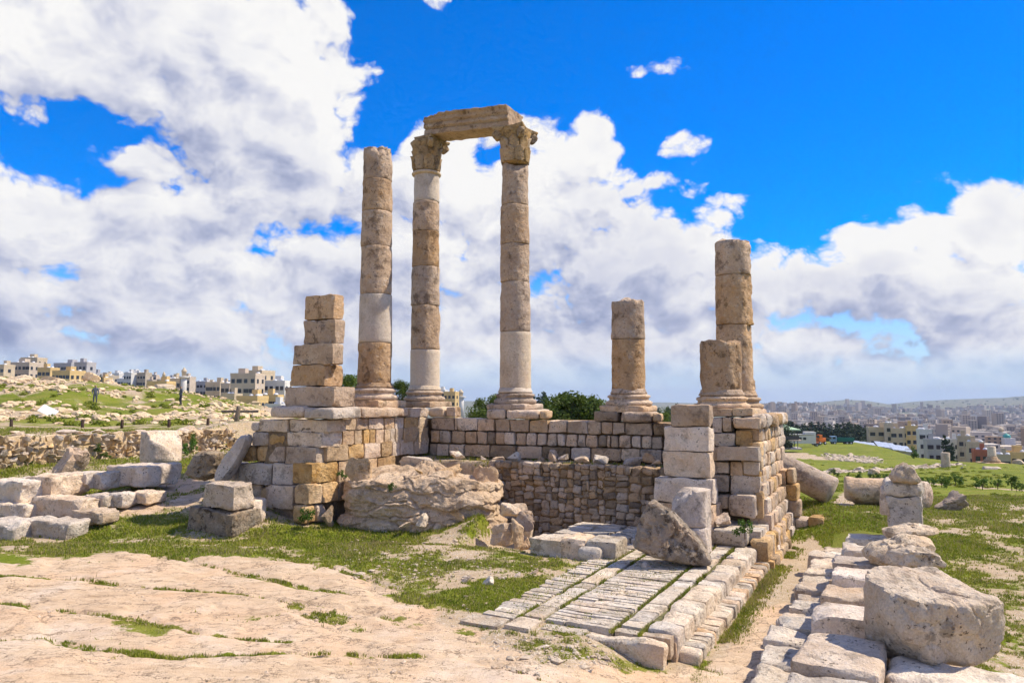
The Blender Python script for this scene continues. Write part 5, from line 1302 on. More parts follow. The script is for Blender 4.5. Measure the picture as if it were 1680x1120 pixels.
def person(label, px, pyfoot, d, shirt, trousers, turn):
    """standing figure grown from a skeleton"""
    h = 1.7; me = bpy.data.meshes.new('person')
    J = {'pelvis': (0, 0, .92), 'spine': (0, 0, 1.15), 'chest': (0, 0, 1.35), 'neck': (0, 0, 1.48), 'head': (0, -.02, 1.58), 'crown': (0, -.01, 1.68),
         'shl': (.17, 0, 1.40), 'ell': (.24, .02, 1.14), 'hal': (.23, -.08, .90), 'shr': (-.17, 0, 1.40), 'elr': (-.25, .0, 1.14), 'har': (-.20, -.12, .93),
         'hil': (.09, 0, .88), 'knl': (.10, -.03, .48), 'anl': (.10, .03, .08), 'tol': (.11, -.12, .03), 'hir': (-.09, 0, .88), 'knr': (-.11, -.06, .48), 'anr': (-.12, .02, .08), 'tor': (-.13, -.13, .03)}
    Rr = {'pelvis': .14, 'spine': .13, 'chest': .15, 'neck': .06, 'head': .10, 'crown': .075, 'shl': .07, 'ell': .05, 'hal': .04, 'shr': .07, 'elr': .05, 'har': .04, 'hil': .095, 'knl': .065, 'anl': .045, 'tol': .04, 'hir': .095, 'knr': .065, 'anr': .045, 'tor': .04}
    ks = list(J); ed = [('pelvis', 'spine'), ('spine', 'chest'), ('chest', 'neck'), ('neck', 'head'), ('head', 'crown'), ('chest', 'shl'), ('shl', 'ell'), ('ell', 'hal'), ('chest', 'shr'), ('shr', 'elr'), ('elr', 'har'), ('pelvis', 'hil'), ('hil', 'knl'), ('knl', 'anl'), ('anl', 'tol'), ('pelvis', 'hir'), ('hir', 'knr'), ('knr', 'anr'), ('anr', 'tor')]
    me.from_pydata([J[k] for k in ks], [(ks.index(a), ks.index(b)) for a, b in ed], [])
    p = P(px, pyfoot, d); z = Hs(p.x, p.y)
    o = link('person', me, None, Vector((p.x, p.y, z)), turn, label, 'person', mat=shirt)
    md = o.modifiers.new('skin', 'SKIN')
    for i, k in enumerate(ks): me.skin_vertices[0].data[i].radius = (Rr[k], Rr[k]*(.75 if k in ('pelvis', 'spine', 'chest') else 1)); 
    me.skin_vertices[0].data[0].use_root = True
    o.modifiers.new('sub', 'SUBSURF').levels = 1; o.modifiers[-1].render_levels = 1
    me.materials.clear(); me.materials.append(shirt)
    return o
def clothes_mat(name, top, bottom, skin=(0.42, 0.26, 0.17), hair=(0.03, 0.022, 0.018)):
    m, t, b = new_mat(name); tc = t.n('ShaderNodeTexCoord'); sp_ = t.n('ShaderNodeSeparateXYZ'); t.put(sp_.inputs[0], tc.outputs['Object']); z = sp_.outputs[2]
    c = t.mix(t.m('GREATER_THAN', z, .93), c4(bottom), c4(top)); c = t.mix(t.m('GREATER_THAN', z, 1.49), c, c4(skin)); c = t.mix(t.m('GREATER_THAN', z, 1.64), c, c4(hair)); t.put(b.inputs['Base Color'], c); return m
person('person in dark clothes standing on the hillside, left of the other', 155, 682, 64, clothes_mat('clothes_a', (.12, .13, .15), (.09, .10, .12)), None, .4)
person('person in grey clothes standing on the hillside, nearer the podium', 296, 676, 66, clothes_mat('clothes_b', (.09, .10, .12), (.05, .05, .06)), None, -.8)

# ---- loose stones of the hillside and field (single ones too small to pick apart: one mass each)
def scatter_stones(name, label, pts, smin, smax, mat, seed, flat=.6):
    rg = np.random.default_rng(seed); v, f = ico(1 if smax < .1 else 2); VS = []; FS = []; pts = np.asarray(pts); hz_ = H(pts[:, 0], pts[:, 1])
    for i, (x, y) in enumerate(pts):
        s = rg.uniform(smin, smax)*(1+1.2*(rg.random() < .08)); q = v*(1+.18*rg.normal(size=(len(v), 1)))*np.array([s*rg.uniform(.8, 1.5), s*rg.uniform(.7, 1.1), s*flat*rg.uniform(.7, 1.2)])
        a = rg.uniform(0, 6.28); q[:, :2] = q[:, :2]@np.array([[math.cos(a), -math.sin(a)], [math.sin(a), math.cos(a)]])
        VS.append(q + np.array([x, y, hz_[i]+s*.12])); FS.append(f+i*len(v))
    me = mesh_from(name, np.vstack(VS), np.vstack(FS), False)
    return link(name, me, None, label=label, cat=None, kind='stuff', mat=M[mat])
rg = np.random.default_rng(12)
px = rg.uniform(-60, 440, 7000); d = rg.uniform(42, 118, 7000); x = (px-840)/1200*d
ok = fbm2(x, d, .12, 3, 61) > .02 + .1*rg.random(7000) - .9*(rg.random(7000) < .22)
scatter_stones('hillside_stones', 'pale loose stones strewn over the hillside on the left', np.stack([x[ok], d[ok]], 1)[:1500], .07, .32, 'drystone', 13)
t = rg.random(420); x1, y1, _ = ground_hits(1366+66*t + rg.normal(size=420)*3, 744+10*rg.random(420)+5*t)
t = rg.random(330); x2, y2, _ = ground_hits(1335+240*t, 775-9*t-6*t*t)
scatter_stones('field_stones', 'line and heap of pale stones across the green field on the right', np.concatenate([np.stack([x1+rg.normal(size=420)*.5, y1+rg.normal(size=420)*2], 1), np.stack([x2+rg.normal(size=330)*.3, y2+rg.normal(size=330)*.7], 1)]), .08, .30, 'pale', 14)
x1, y1, _ = ground_hits(rg.uniform(790, 1000, 420), rg.uniform(1040, 1108, 420)); ok = poly_sdf(x1, y1, GRAVEL_W[1]) > -.35*rg.random(420)
x2, y2, _ = ground_hits(rg.uniform(560, 905, 450), rg.uniform(885, 950, 450))
scatter_stones('gravel', 'pale gravel and pebbles in front of the platform', np.concatenate([np.stack([x1[ok], y1[ok]], 1), np.stack([x2, y2], 1)]), .010, .042, 'pale', 15)

x3, y3, _ = ground_hits(rg.uniform(-40, 1250, 5200), rg.uniform(905, 1119, 5200)); ok = (fbm2(x3, y3, .9, 3, 64) > .0) & (((x3-C0.x)*V.x+(y3-C0.y)*V.y < -3.2) | ((x3-C0.x)*U.x+(y3-C0.y)*U.y < -.6))
scatter_stones('grit', 'loose grit and small chips lying on the bedrock in the foreground', np.stack([x3[ok], y3[ok]], 1)[:2000], .006, .020, 'outcrop', 16)

# ================================================================== vegetation
def leaf_cloud(centers, radii, n, size, seed, squash=.8, up=.35):
    """leaf-sized faces spread through clumps; returns verts, quads"""
    rg = np.random.default_rng(seed); C = np.asarray(centers); Rd = np.asarray(radii)
    k = rg.choice(len(C), n, p=(Rd**2)/np.sum(Rd**2)); d = rg.normal(size=(n, 3)); d /= np.linalg.norm(d, axis=1, keepdims=True)
    rad = rg.random(n)**.45; p = C[k] + d*(Rd[k]*rad)[:, None]*np.array([1, 1, squash])
    nrm = d + .7*rg.normal(size=(n, 3)) + np.array([0, 0, up]); nrm /= np.linalg.norm(nrm, axis=1, keepdims=True)
    a = np.cross(nrm, rg.normal(size=(n, 3))); a /= np.maximum(np.linalg.norm(a, axis=1, keepdims=True), 1e-6); b = np.cross(nrm, a)
    s = (size*rg.uniform(.6, 1.4, n))[:, None]
    vs = np.stack([p-a*s*.5, p+b*s*.32, p+a*s*.5, p-b*s*.32], 1).reshape(-1, 3)
    f = np.arange(4*n).reshape(n, 4); return vs, f
def limb_mesh(segs, name):
    """tapered limbs: list of (p0, p1, r0, r1)"""
    VS = []; FS = []; n = 8
    for i, (p0, p1, r0, r1) in enumerate(segs):
        p0 = np.array(p0, float); p1 = np.array(p1, float); ax = p1-p0; ax /= np.linalg.norm(ax); t = np.cross(ax, [0, 1, .3]); t /= np.linalg.norm(t); u = np.cross(ax, t)
        base = len(VS)*0 + sum(len(x) for x in VS); an = np.linspace(0, 2*math.pi, n, endpoint=False); ring = np.outer(np.cos(an), t)+np.outer(np.sin(an), u)
        VS.append(np.vstack([p0+ring*r0, p1+ring*r1])); FS += [(base+j, base+(j+1) % n, base+n+(j+1) % n, base+n+j) for j in range(n)]
    return mesh_from(name, np.vstack(VS), np.array(FS))
def broad_tree(label, px, ytop, d, width_px, zbase, seed, mat='tree', nleaf=9000, group=None, size=None, name='tree', squash=.85):
    top = P(px, ytop, d); w_ = width_px/1200*d; h = top.z - zbase; rg = np.random.default_rng(seed)
    root = empty(name, Vector((top.x, top.y, zbase)), label, 'tree', group); root['kind'] = 'thing'; bpy.context.view_layer.update()
    nC = 40; w_ *= 1.35; cen = []; rad = []; ch = min(h*.8, w_*1.1)
    for i in range(nC):
        a = rg.uniform(0, 6.28); q = math.sqrt(rg.random()); zz = h - ch*rg.uniform(.12, 1.0); prof = math.sin(min(1, (h-zz)/ch*1.15+.12)*math.pi*.62)
        cen.append((math.cos(a)*q*w_*.40*prof, math.sin(a)*q*w_*.40*prof, zz)); rad.append(w_*rg.uniform(.09, .19))
    segs = [((0, 0, -.2), (0, 0, h-ch*.8), w_*.04+.05, w_*.03+.03)]
    for i in range(0, nC, 2): segs.append(((0, 0, h-ch*.85), cen[i], w_*.022+.02, .012))
    adopt(link('trunk', limb_mesh(segs, 'trunk'), None, Vector((top.x, top.y, zbase)), mat=M['bark']), root)
    vs, f = leaf_cloud(cen, rad, nleaf, size or w_*.035, seed+1, squash)
    adopt(link('crown', mesh_from('crown', vs, f, False), None, Vector((top.x, top.y, zbase)), mat=M[mat]), root)
    return root
def conifer_meshes(seed, h=10.0, slim=.2):
    rg = np.random.default_rng(seed); cen = []; rad = []
    for i in range(30):
        t = rg.random()**.8; zz = h*(.12+.86*t); r = h*slim*(1-t)**.8+.12; a = rg.uniform(0, 6.28); q = rg.random()**.5*r*.8
        cen.append((math.cos(a)*q, math.sin(a)*q, zz)); rad.append(r*.5+.18)
    vs, f = leaf_cloud(cen, rad, 1100, h*.055, seed+1, 1.1)
    crown = mesh_from('crown', vs, f, False); crown.materials.append(M['conifer'])
    tr = limb_mesh([((0, 0, -1.0), (0, 0, h*.9), .22, .04)], 'trunk'); tr.materials.append(M['bark']); return crown, tr
CONI = [conifer_meshes(700+i, 10, s) for i, s in enumerate((.16, .24, .34, .30))]
def conifer(label, x, y, z, h, kind, group, parts=True):
    root = empty('pine_tree', (x, y, z), label, 'tree', group, rnd.uniform(0, 6)); root['kind'] = 'thing'; k = h/10.0; root.scale = (k*rnd.uniform(.85, 1.2), k*rnd.uniform(.85, 1.2), k)
    for nm, me in zip(('crown', 'trunk'), CONI[kind]): link(nm, me, root)
    return root
broad_tree('leafy green tree just behind the left pillar', 568, 608, 52, 62, 0.5, 801, nleaf=10000)
broad_tree('small green tree between the two leftmost tall columns', 656, 620, 55, 44, 0.3, 802, nleaf=7000)
broad_tree('rounded green tree left of the column with the leafy capital', 798, 637, 60, 62, -.4, 803, nleaf=8000)
broad_tree('wide bright green tree between the lintel column and the broken two-drum column', 936, 643, 58, 118, -.6, 804, nleaf=16000, squash=.7)
broad_tree('low green tree right of the broken two-drum column', 1088, 664, 66, 40, -2.0, 805, nleaf=6000)
broad_tree('dark bushy tree at the right end of the podium beside the pavilion', 1272, 686, 150, 46, -9, 806, 'conifer', 7000)
# distant pines behind the temple and the wood on the slope to the right
rg = random.Random(91)
for i in range(26):
    px = rg.choice([rg.uniform(868, 962), rg.uniform(1058, 1112)]); d = rg.uniform(330, 420); top = P(px, rg.uniform(637, 652) if px < 1000 else rg.uniform(658, 670), d)
    zb = Hs(top.x, d); zb = max(zb, top.z-16); conifer('dark pine on the skyline seen between the columns', top.x, d, zb, top.z-zb, rg.choice([0, 0, 1, 2]), 'skyline pines between the columns')
for i in range(170):
    px = rg.uniform(1262, 1436); d = rg.uniform(270, 420); top = P(px, 688 + 26*rg.random()**.8 + max(0, (px-1390)*.18), d)
    h = rg.uniform(9, 13); tw = conifer('dark tree of the wood beyond the pavilion and the truck', top.x, d, top.z-h, h, rg.choice([2, 3, 3]), 'trees of the wood beyond the field'); tw.scale.x *= 1.5; tw.scale.y *= 1.5
for px, ytop, d, h, lab in [(1550, 708, 185, 12, 'tall dark cypress between the two right-hand houses'), (1561, 722, 180, 9, 'shorter dark cypress beside the tall one'), (1344, 705, 300, 12, 'dark tree behind the orange excavator'), (449, 625, 300, 9, 'slim cypress on the left skyline by the beige block'), (165, 612, 330, 8, 'leaning dark tree on the left skyline')]:
    top = P(px, ytop, d); conifer(lab, top.x, d, top.z-h, h, 0, None)
# little shrubs along the field path
def shrub_mesh(seed, upright=True):
    rg = np.random.default_rng(seed); cen = [(rg.normal()*.16, rg.normal()*.16, rg.uniform(.15, .75)) for _ in range(9)]
    vs, f = leaf_cloud(cen, [.17]*9, 420, .10, seed, 1.1); me = mesh_from('foliage', vs, f, False); return me
SHR = [shrub_mesh(850+i) for i in range(4)]
for me in SHR: me.materials.append(M['bush'])
STEM = limb_mesh([((0, 0, -.1), (0, 0, .4), .03, .015), ((0, 0, .1), (.15, .05, .5), .02, .01), ((0, 0, .1), (-.13, -.05, .5), .02, .01)], 'stem'); STEM.materials.append(M['bark'])
def shrub(label, p, s, group=None, k=None, mat=None):
    root = empty('shrub', p, label, 'shrub', group, rnd.uniform(0, 6)); root.scale = (s, s, s*rnd.uniform(.85, 1.2)); root['kind'] = 'thing'
    link('foliage', SHR[rnd.randrange(4) if k is None else k], root); link('stem', STEM, root)
ORD = 'first second third fourth fifth sixth seventh eighth ninth tenth eleventh twelfth thirteenth fourteenth fifteenth sixteenth seventeenth eighteenth nineteenth'.split()
xs = [1368, 1392, 1410, 1430, 1444, 1452, 1510, 1522, 1532, 1545, 1553, 1568, 1577, 1602, 1612, 1637, 1660, 1668, 1676]
for i, px in enumerate(xs):
    py = 782 + (px-1368)*.072 + rnd.uniform(-3, 4); p = ground_hit(px, py); shrub(ORD[i] + ' shrub from the left in the row along the field path', p, rnd.uniform(.5, .95), 'shrubs in a row along the field path')
for px, py, d, s, lab in [(62, 752, 28.3, .55, 'dark green weed clump growing in the dry stone wall'), (28, 762, 27.6, .6, 'weed clump low in the dry stone wall at the left edge'), (161, 742, 29.4, .5, 'weed clump high in the middle of the dry stone wall'), (173, 752, 29.6, .42, 'small weed in the dry stone wall right of the middle'), (8, 748, 27.3, .4, 'weed on the dry stone wall at the picture edge'), (505, 858, 19.9, .5, 'weeds at the foot of the left wing'), (640, 808, 19.2, .3, 'little weed on the ledge of the outcrop'), (560, 785, 20.2, .3, 'weed between the wall and the outcrop'), (1222, 880, 16.2, .45, 'weeds hanging from the outer edge of the platform'), (1305, 690, 40, .01, 'x'), (307, 745, 30.2, .7, 'green bush left of the slab propped on the podium'), (318, 733, 31, .6, 'green bush on the bank behind the broken drum'), (1500, 752, 130, 2.2, 'pale dry bush at the edge of the green field')]:
    if lab == 'x': continue
    p = P(px, py, d); shrub(lab, p, s)
# grass blades over every turf patch near the viewer
M['straw'] = leaf_mat('straw', (0.36, 0.28, 0.11), (0.48, 0.40, 0.19), 0.3)
def grass_field():
    rg = np.random.default_rng(33); N = 900000
    u = rg.random(N); d = np.exp(np.log(8.0) + u*(np.log(36.0)-np.log(8.0))); k = rg.uniform(-.80, .80, N); x = k*d; y = d
    g, ro, gv, far = masks(x, y); g = g + .35*fbm2(x, y, 9.0, 2, 44)
    ok = g > .42 + .22*rg.random(N)
    # nothing grows under the ruin
    X = x-O2.x; Y = y-O2.y; a = X*V.x+Y*V.y; b = X*U.x+Y*U.y
    ok &= ~((a > -1.4) & (a < .6) & (b > -6.3)); ok &= ~((a > 10.0) & (a < 12.0) & (b > -3)); ok &= ~((b > -.6) & (a < 11.9) & (a > -1.4))
    A = (x-C0.x)*V.x+(y-C0.y)*V.y; B = (x-C0.x)*U.x+(y-C0.y)*U.y; ok &= ~((A > -3.0) & (A < .1) & (B > -.1))
    A = (x-S0.x)*V.x+(y-S0.y)*V.y; ok &= ~((A > .1) & (A < 2.3) & (y < 20))
    x, y, d = x[ok], y[ok], d[ok]; z = H(x, y)
    # joints of the platform
    M_ = 9000; lanes = rg.choice([.50, .50, .91, 2.07, 2.445], M_); bb = rg.uniform(-.3, 6.7, M_); aa = lanes + rg.normal(size=M_)*.018
    M2 = 5000; aa2 = rg.uniform(.94, 3.0, M2); bb2 = np.round(rg.uniform(-.2, 6.6, M2)/.16)*.16 + rg.normal(size=M2)*.012
    aa = np.concatenate([aa, aa2]); bb = np.concatenate([bb, bb2])
    keep = fbm2(aa*3, bb, 1.6, 3, 45) > -.12; aa, bb = aa[keep], bb[keep]
    jx = C0.x - V.x*aa + U.x*bb; jy = C0.y - V.y*aa + U.y*bb
    # foot of the platform's right side
    M3 = 9000; aa3 = -.30-np.abs(rg.normal(size=M3))*.16; bb3 = rg.uniform(-.6, 9.5, M3); keep = fbm2(aa3, bb3, 1.3, 3, 46) > -.1; aa3, bb3 = aa3[keep], bb3[keep]
    fx = C0.x - V.x*aa3 + U.x*bb3; fy = C0.y - V.y*aa3 + U.y*bb3
    hgt = np.concatenate([(.018+.034*rg.random(len(x)))*(1+.6*np.clip(fbm2(x, y, .9, 2, 47), 0, 1))*np.clip(d/16, .8, 1.6), .03+.035*rg.random(len(jx)), .03+.045*rg.random(len(fx))])
    x = np.concatenate([x, jx, fx]); y = np.concatenate([y, jy, fy]); z = np.concatenate([z, np.full(len(jx), PT-.035), H(fx, fy)]); d = y
    n = len(x); an = rg.uniform(0, 6.28, n); wv = .0055*np.clip(d/10, 1, 3.2)*rg.uniform(.7, 1.4, n); lean = rg.normal(size=(n, 2))*hgt[:, None]*.45
    dx, dy = np.cos(an)*wv, np.sin(an)*wv
    p0 = np.stack([x-dx, y-dy, z-.01], 1); p1 = np.stack([x+dx, y+dy, z-.01], 1)
    m0 = np.stack([x-dx*.7+lean[:, 0]*.35, y-dy*.7+lean[:, 1]*.35, z+hgt*.6], 1); m1 = np.stack([x+dx*.7+lean[:, 0]*.35, y+dy*.7+lean[:, 1]*.35, z+hgt*.6], 1)
    tp = np.stack([x+lean[:, 0], y+lean[:, 1], z+hgt], 1)
    dry = rg.random(n) < .10 + .16*np.clip(fbm2(x, y, .6, 3, 48)*2, 0, 1)
    def blades(nm, sel, mat, k):
        tq = tp[sel].copy(); tq[:, 2] += (tq[:, 2]-p0[sel][:, 2])*k
        vs = np.stack([p0[sel], p1[sel], m1[sel], m0[sel], tq], 1).reshape(-1, 3); i = np.arange(int(sel.sum()))*5
        return mesh_from(nm, vs, [np.stack([i, i+1, i+2, i+3], 1), np.stack([i+3, i+2, i+4], 1)], False, [mat])
    link('dry_grass', blades('dry_grass', dry, M['straw'], .5), label='dry straw-coloured stalks mixed into the grass', kind='stuff')
    me = blades('grass', ~dry, M['grass'], 0.0)
    link('grass', me, label='short green grass in patches on the ground and in the joints', kind='stuff'); print('grass blades', n)
grass_field()

def scrub():
    rg = np.random.default_rng(71); n = 420; px = rg.uniform(-60, 440, n); d = rg.uniform(40, 118, n); x = (px-840)/1200*d; ok = fbm2(x, d, .16, 3, 72) > -.15; x, d = x[ok], d[ok]; z = H(x, d)
    cen = np.stack([x, d, z+.08], 1); rad = rg.uniform(.15, .5, len(x)); vs, f = leaf_cloud(cen, rad, 30000, .16, 73, .55)
    link('hillside_scrub', mesh_from('hillside_scrub', vs, f, False), label='low green scrub and weeds among the hillside stones', kind='stuff', mat=M['grass'])
    n = 900; px = rg.uniform(1290, 1760, n); d = np.exp(rg.uniform(math.log(24), math.log(110), n)); x = (px-840)/1200*d; ok = fbm2(x, d, .2, 3, 74) > -.05; x, d = x[ok], d[ok]; z = H(x, d)
    cen = np.stack([x, d, z+.03], 1); rad = rg.uniform(.12, .42, len(x)); vs, f = leaf_cloud(cen, rad, 42000, .11, 75, .35)
    link('field_weeds', mesh_from('field_weeds', vs, f, False), label='tufts of weeds over the green field on the right', kind='stuff', mat=M['grass'])
scrub()

# ================================================================== houses, vehicles and the city
def wallpaint(name, col, var=.10): 
    m, t, b = new_mat(name); tc = t.n('ShaderNodeTexCoord'); n = t.noise(tc.outputs['Object'], .35, 6, .65); n2 = t.noise(tc.outputs['Object'], 2.5, 5, .65)
    st = t.n('ShaderNodeMapping'); t.put(st.inputs['Vector'], tc.outputs['Object']); st.inputs['Scale'].default_value = (1.2, 1.2, .12); n3 = t.noise(st.outputs[0], 1.0, 5, .7)
    c = t.mix(t.rng(n.outputs['Fac'], .3, .7), c4(col, 1-var), c4(col, 1+var)); c = t.mix(t.rng(n3.outputs['Fac'], .52, .75, 0, .35), c, c4(col, .45)); c = t.mix(t.rng(n2.outputs['Fac'], .5, .8, 0, .25), c, c4(col, .65))
    t.put(b.inputs['Base Color'], c); b.inputs['Roughness'].default_value = .9; return m
WALLS = {'cream': wallpaint('wall_cream', (.56, .45, .31)), 'yellow': wallpaint('wall_yellow', (.62, .44, .20)), 'grey': wallpaint('wall_grey', (.42, .40, .40)), 'white': wallpaint('wall_white', (.66, .63, .58)), 'beige': wallpaint('wall_beige', (.54, .44, .34)), 'red': wallpaint('wall_red', (.40, .13, .07)), 'stone': wallpaint('wall_stone', (.46, .38, .28))}
M['glass'] = plain_mat('glass', (.025, .03, .04), .15, .2, 1.0, spec=.5)
M['roofgrey'] = plain_mat('roofgrey', (.34, .33, .32), .85, .2, .5)
M['tank'] = plain_mat('tank', (.70, .70, .70), .5, .1, 1.0)
def pbox(sx, sy, sz, bev=0.0, name='box'):
    bm = bmesh.new(); bmesh.ops.create_cube(bm, size=1.0, matrix=Matrix.Diagonal((sx, sy, sz, 1)))
    if bev: bmesh.ops.bevel(bm, geom=bm.edges[:], offset=bev, segments=2, affect='EDGES', profile=.6)
    me = bpy.data.meshes.new(name); bm.to_mesh(me); bm.free(); return me
WIN = pbox(1, .16, 1, 0, 'window'); WIN.materials.append(M['glass'])
SILL = pbox(1, .3, .12, 0, 'sill'); SILL.materials.append(WALLS['white'])
def house(label, px0, px1, ytop, d, wall, floors, cols, zbase=None, yaw=0.0, depth=None, cat='building', group=None, tank=True, win=(1.1, 1.3), name='apartment_building', side=True, roofbox=True):
    a, b_ = P(px0, ytop, d), P(px1, ytop, d); w_ = (b_-a).length/max(.6, math.cos(yaw)); zt = a.z
    c = (a+b_)/2; depth = depth or w_*.8; c = c + Vector((-math.sin(yaw), math.cos(yaw), 0))*depth/2
    zb = Hs(c.x, c.y)-1 if zbase is None else zbase
    zb = min(zb, zt - floors*3.0); h = zt-zb
    root = empty(name, Vector((c.x, c.y, zb)), label, cat, group, yaw)
    link('wall', pbox(w_, depth, h, .05, 'wall'), root, (0, 0, h/2), mat=WALLS[wall])
    # parapet round the flat roof
    bm = bmesh.new()
    for (x, y, sx, sy) in ((0, -depth/2+.1, w_+.1, .3), (0, depth/2-.1, w_+.1, .3), (-w_/2+.1, 0, .3, depth-.4), (w_/2-.1, 0, .3, depth-.4)):
        bmesh.ops.create_cube(bm, size=1.0, matrix=Matrix.Translation((x, y, h+.35))@Matrix.Diagonal((sx, sy, .9, 1)))
    me = bpy.data.meshes.new('parapet'); bm.to_mesh(me); bm.free(); link('parapet', me, root, mat=WALLS[wall])
    fh = 3.1
    for fl in range(floors):
        zc = h - 1.7 - fl*fh
        for i in range(cols):
            x = (i+.5)/cols*w_ - w_/2 + rnd.uniform(-.15, .15)
            wd = win[0]*rnd.choice([1, 1, 1.5]); o = link('window', WIN, root, (x, -depth/2-.02, zc), scale=(wd, 1, win[1])); link('sill', SILL, o, (0, -.05, -.56), scale=(1.1, 1, 1/win[1]))
        if side:
            for i in range(max(1, int(cols*.6))):
                n = max(1, int(cols*.6)); y = (i+.5)/n*depth - depth/2
                link('window', WIN, root, (w_/2+.02, y, zc), rotz=math.pi/2, scale=(win[0], 1, win[1]))
    if roofbox: link('stair_head', pbox(w_*.28, depth*.35, 2.4, .03, 'stair_head'), root, (w_*rnd.uniform(-.25, .25), depth*.1, h+1.2), mat=WALLS[wall])
    if tank:
        for k in range(rnd.randint(2, 4)):
            link('water_tank', lathe([(.55, 0), (.6, .1), (.6, 1.0), (.4, 1.2), (.1, 1.25)], 12, name='water_tank'), root, (rnd.uniform(-.4, .4)*w_, rnd.uniform(-.3, .3)*depth, h), mat=M['tank'])
    return root
for args in [
 ('grey-beige four-storey block on the left skyline, widest there', 10, 50, 597, 300, 'beige', 4, 6), ('tan upper block rising behind the grey-beige block', 33, 62, 589, 318, 'cream', 2, 4), ('yellow low block right of the grey-beige block', 60, 84, 606, 285, 'yellow', 2, 3),
 ('long low yellow house below the grey white block', 82, 118, 611, 270, 'yellow', 1, 5), ('white block behind the long low yellow house', 85, 120, 598, 320, 'grey', 3, 5), ('pale grey block at the right end of the left skyline group', 120, 144, 597, 290, 'grey', 4, 3), ('cream house cut by the left picture edge', -14, 9, 601, 290, 'cream', 3, 3),
 ('yellowish house with a flat roof left of the minaret', 240, 274, 629, 230, 'yellow', 2, 4), ('tan house right of the yellowish one on the skyline', 276, 296, 624, 260, 'cream', 2, 3), ('low cream house half hidden by the hillside', 336, 362, 630, 260, 'cream', 2, 4), ('small cream house right of the half hidden one', 362, 377, 632, 250, 'beige', 2, 2),
 ('tall beige block with roof tanks right of the leaning post', 377, 420, 616, 230, 'beige', 5, 4), ('upper part of the beige block with a white stair head', 392, 432, 611, 250, 'cream', 3, 4), ('white block right of the tall beige block', 432, 468, 628, 240, 'white', 4, 4), ('bright yellow house in front of the tall beige block', 386, 424, 654, 190, 'yellow', 2, 5), ('yellow house with a dark doorway right of the bright yellow one', 425, 456, 652, 200, 'yellow', 2, 4), ('tan house left of the bright yellow house', 362, 386, 650, 205, 'cream', 2, 3), ('low grey white house below the white block', 432, 462, 668, 170, 'white', 1, 3),
 ('faint far white house on the left skyline', 180, 200, 616, 420, 'white', 2, 4), ('second far white house on the left skyline', 204, 226, 612, 430, 'white', 3, 4), ('far tan house beside the leaning dark tree', 150, 178, 618, 380, 'stone', 2, 4),
 ('little yellow house seen between the second and third tall columns', 728, 747, 645, 330, 'yellow', 2, 3), ('white house behind the little yellow one between the columns', 712, 730, 642, 360, 'white', 2, 3)]:
    house(*args, yaw=rnd.uniform(-.35, -.05), zbase=-6)
rs = random.Random(404)
for k in range(34):
    px_ = 148 + k*6.9 + rs.uniform(-3, 3); wd_ = rs.uniform(10, 20); dd_ = rs.uniform(330, 480)
    house('small far house in the band along the left skyline', px_, px_+wd_, rs.uniform(613, 627) + max(0, px_-220)*.085, dd_, rs.choice(['cream', 'beige', 'white', 'yellow', 'grey', 'stone']), 2, 3, group='houses in the band along the left skyline', yaw=rs.uniform(-.4, .1), zbase=-4, side=False)
for args in [
 ('large cream house with open loggia at the field edge, left part', 1428, 1462, 704, 262, 'cream', 3, 3), ('stair tower in the middle of the large cream house', 1452, 1464, 697, 258, 'beige', 4, 1), ('right part of the large cream house with dark windows', 1464, 1490, 706, 256, 'cream', 3, 3), ('end wing of the large cream house in full sun', 1488, 1504, 702, 254, 'yellow', 4, 2),
 ('white house with roof tanks right of the large cream house', 1509, 1528, 708, 240, 'white', 4, 2), ('grey house in front of the white one with roof tanks', 1522, 1544, 724, 225, 'grey', 3, 2), ('white house behind the cypresses', 1556, 1573, 724, 230, 'white', 3, 2), ('tan house with narrow windows right of the cypresses', 1574, 1592, 719, 225, 'stone', 3, 2), ('cream flat-roofed house beside the tan one', 1592, 1613, 729, 215, 'cream', 2, 3), ('house with a red roof above the field column stub', 1600, 1619, 742, 205, 'red', 1, 2), ('low ochre house at the right edge of the field', 1660, 1700, 746, 205, 'yellow', 2, 3), ('dark low house behind the column base on the field', 1636, 1656, 750, 200, 'stone', 1, 3)]:
    house(*args, yaw=rnd.uniform(-.45, -.2), zbase=-34)
def minaret(label, px, ytop, ybot, d, r):
    a, b_ = P(px, ytop, d), P(px, ybot, d); h = a.z-b_.z; root = empty('minaret', b_, label, 'minaret')
    link('shaft', lathe([(r, -6), (r, h*.52), (r*.92, h*.53)], 16, name='shaft'), root, mat=WALLS['white'])
    link('balcony', lathe([(r, h*.50), (r*1.7, h*.55), (r*1.7, h*.60), (r*.8, h*.605)], 16, name='balcony'), root, mat=WALLS['white'])
    link('lantern', lathe([(r*.75, h*.60), (r*.75, h*.78), (r*.95, h*.80), (r*.9, h*.84), (r*.3, h*.95), (.05, h)], 16, name='lantern'), root, mat=WALLS['cream'])
minaret('white minaret with balcony on the left skyline', 301, 602, 640, 260, 1.0)
minaret('small tan minaret above the yellowish house on the left', 268, 609, 640, 250, .6)
minaret('tiny minaret seen between the second and third tall columns', 756, 638, 668, 400, 1.6)
minaret('pale minaret in the city beside the green dome', 1643, 700, 722, 620, 2.4)
mq = empty('mosque', P(1652, 724, 610), 'small mosque with a green dome in the city on the right', 'mosque'); mq.scale = (.5, .5, .5)
link('wall', pbox(18, 16, 12, .1, 'wall'), mq, (0, 0, 0), mat=WALLS['white'])
M['greendome'] = plain_mat('greendome', (.05, .30, .26), .4, .15, .3)
link('dome', lathe([(5.5, 6), (5.8, 7.5), (5.6, 9), (4.6, 10.8), (2.8, 12.2), (.6, 12.9), (.15, 14)], 24, name='dome'), mq, mat=M['greendome'])

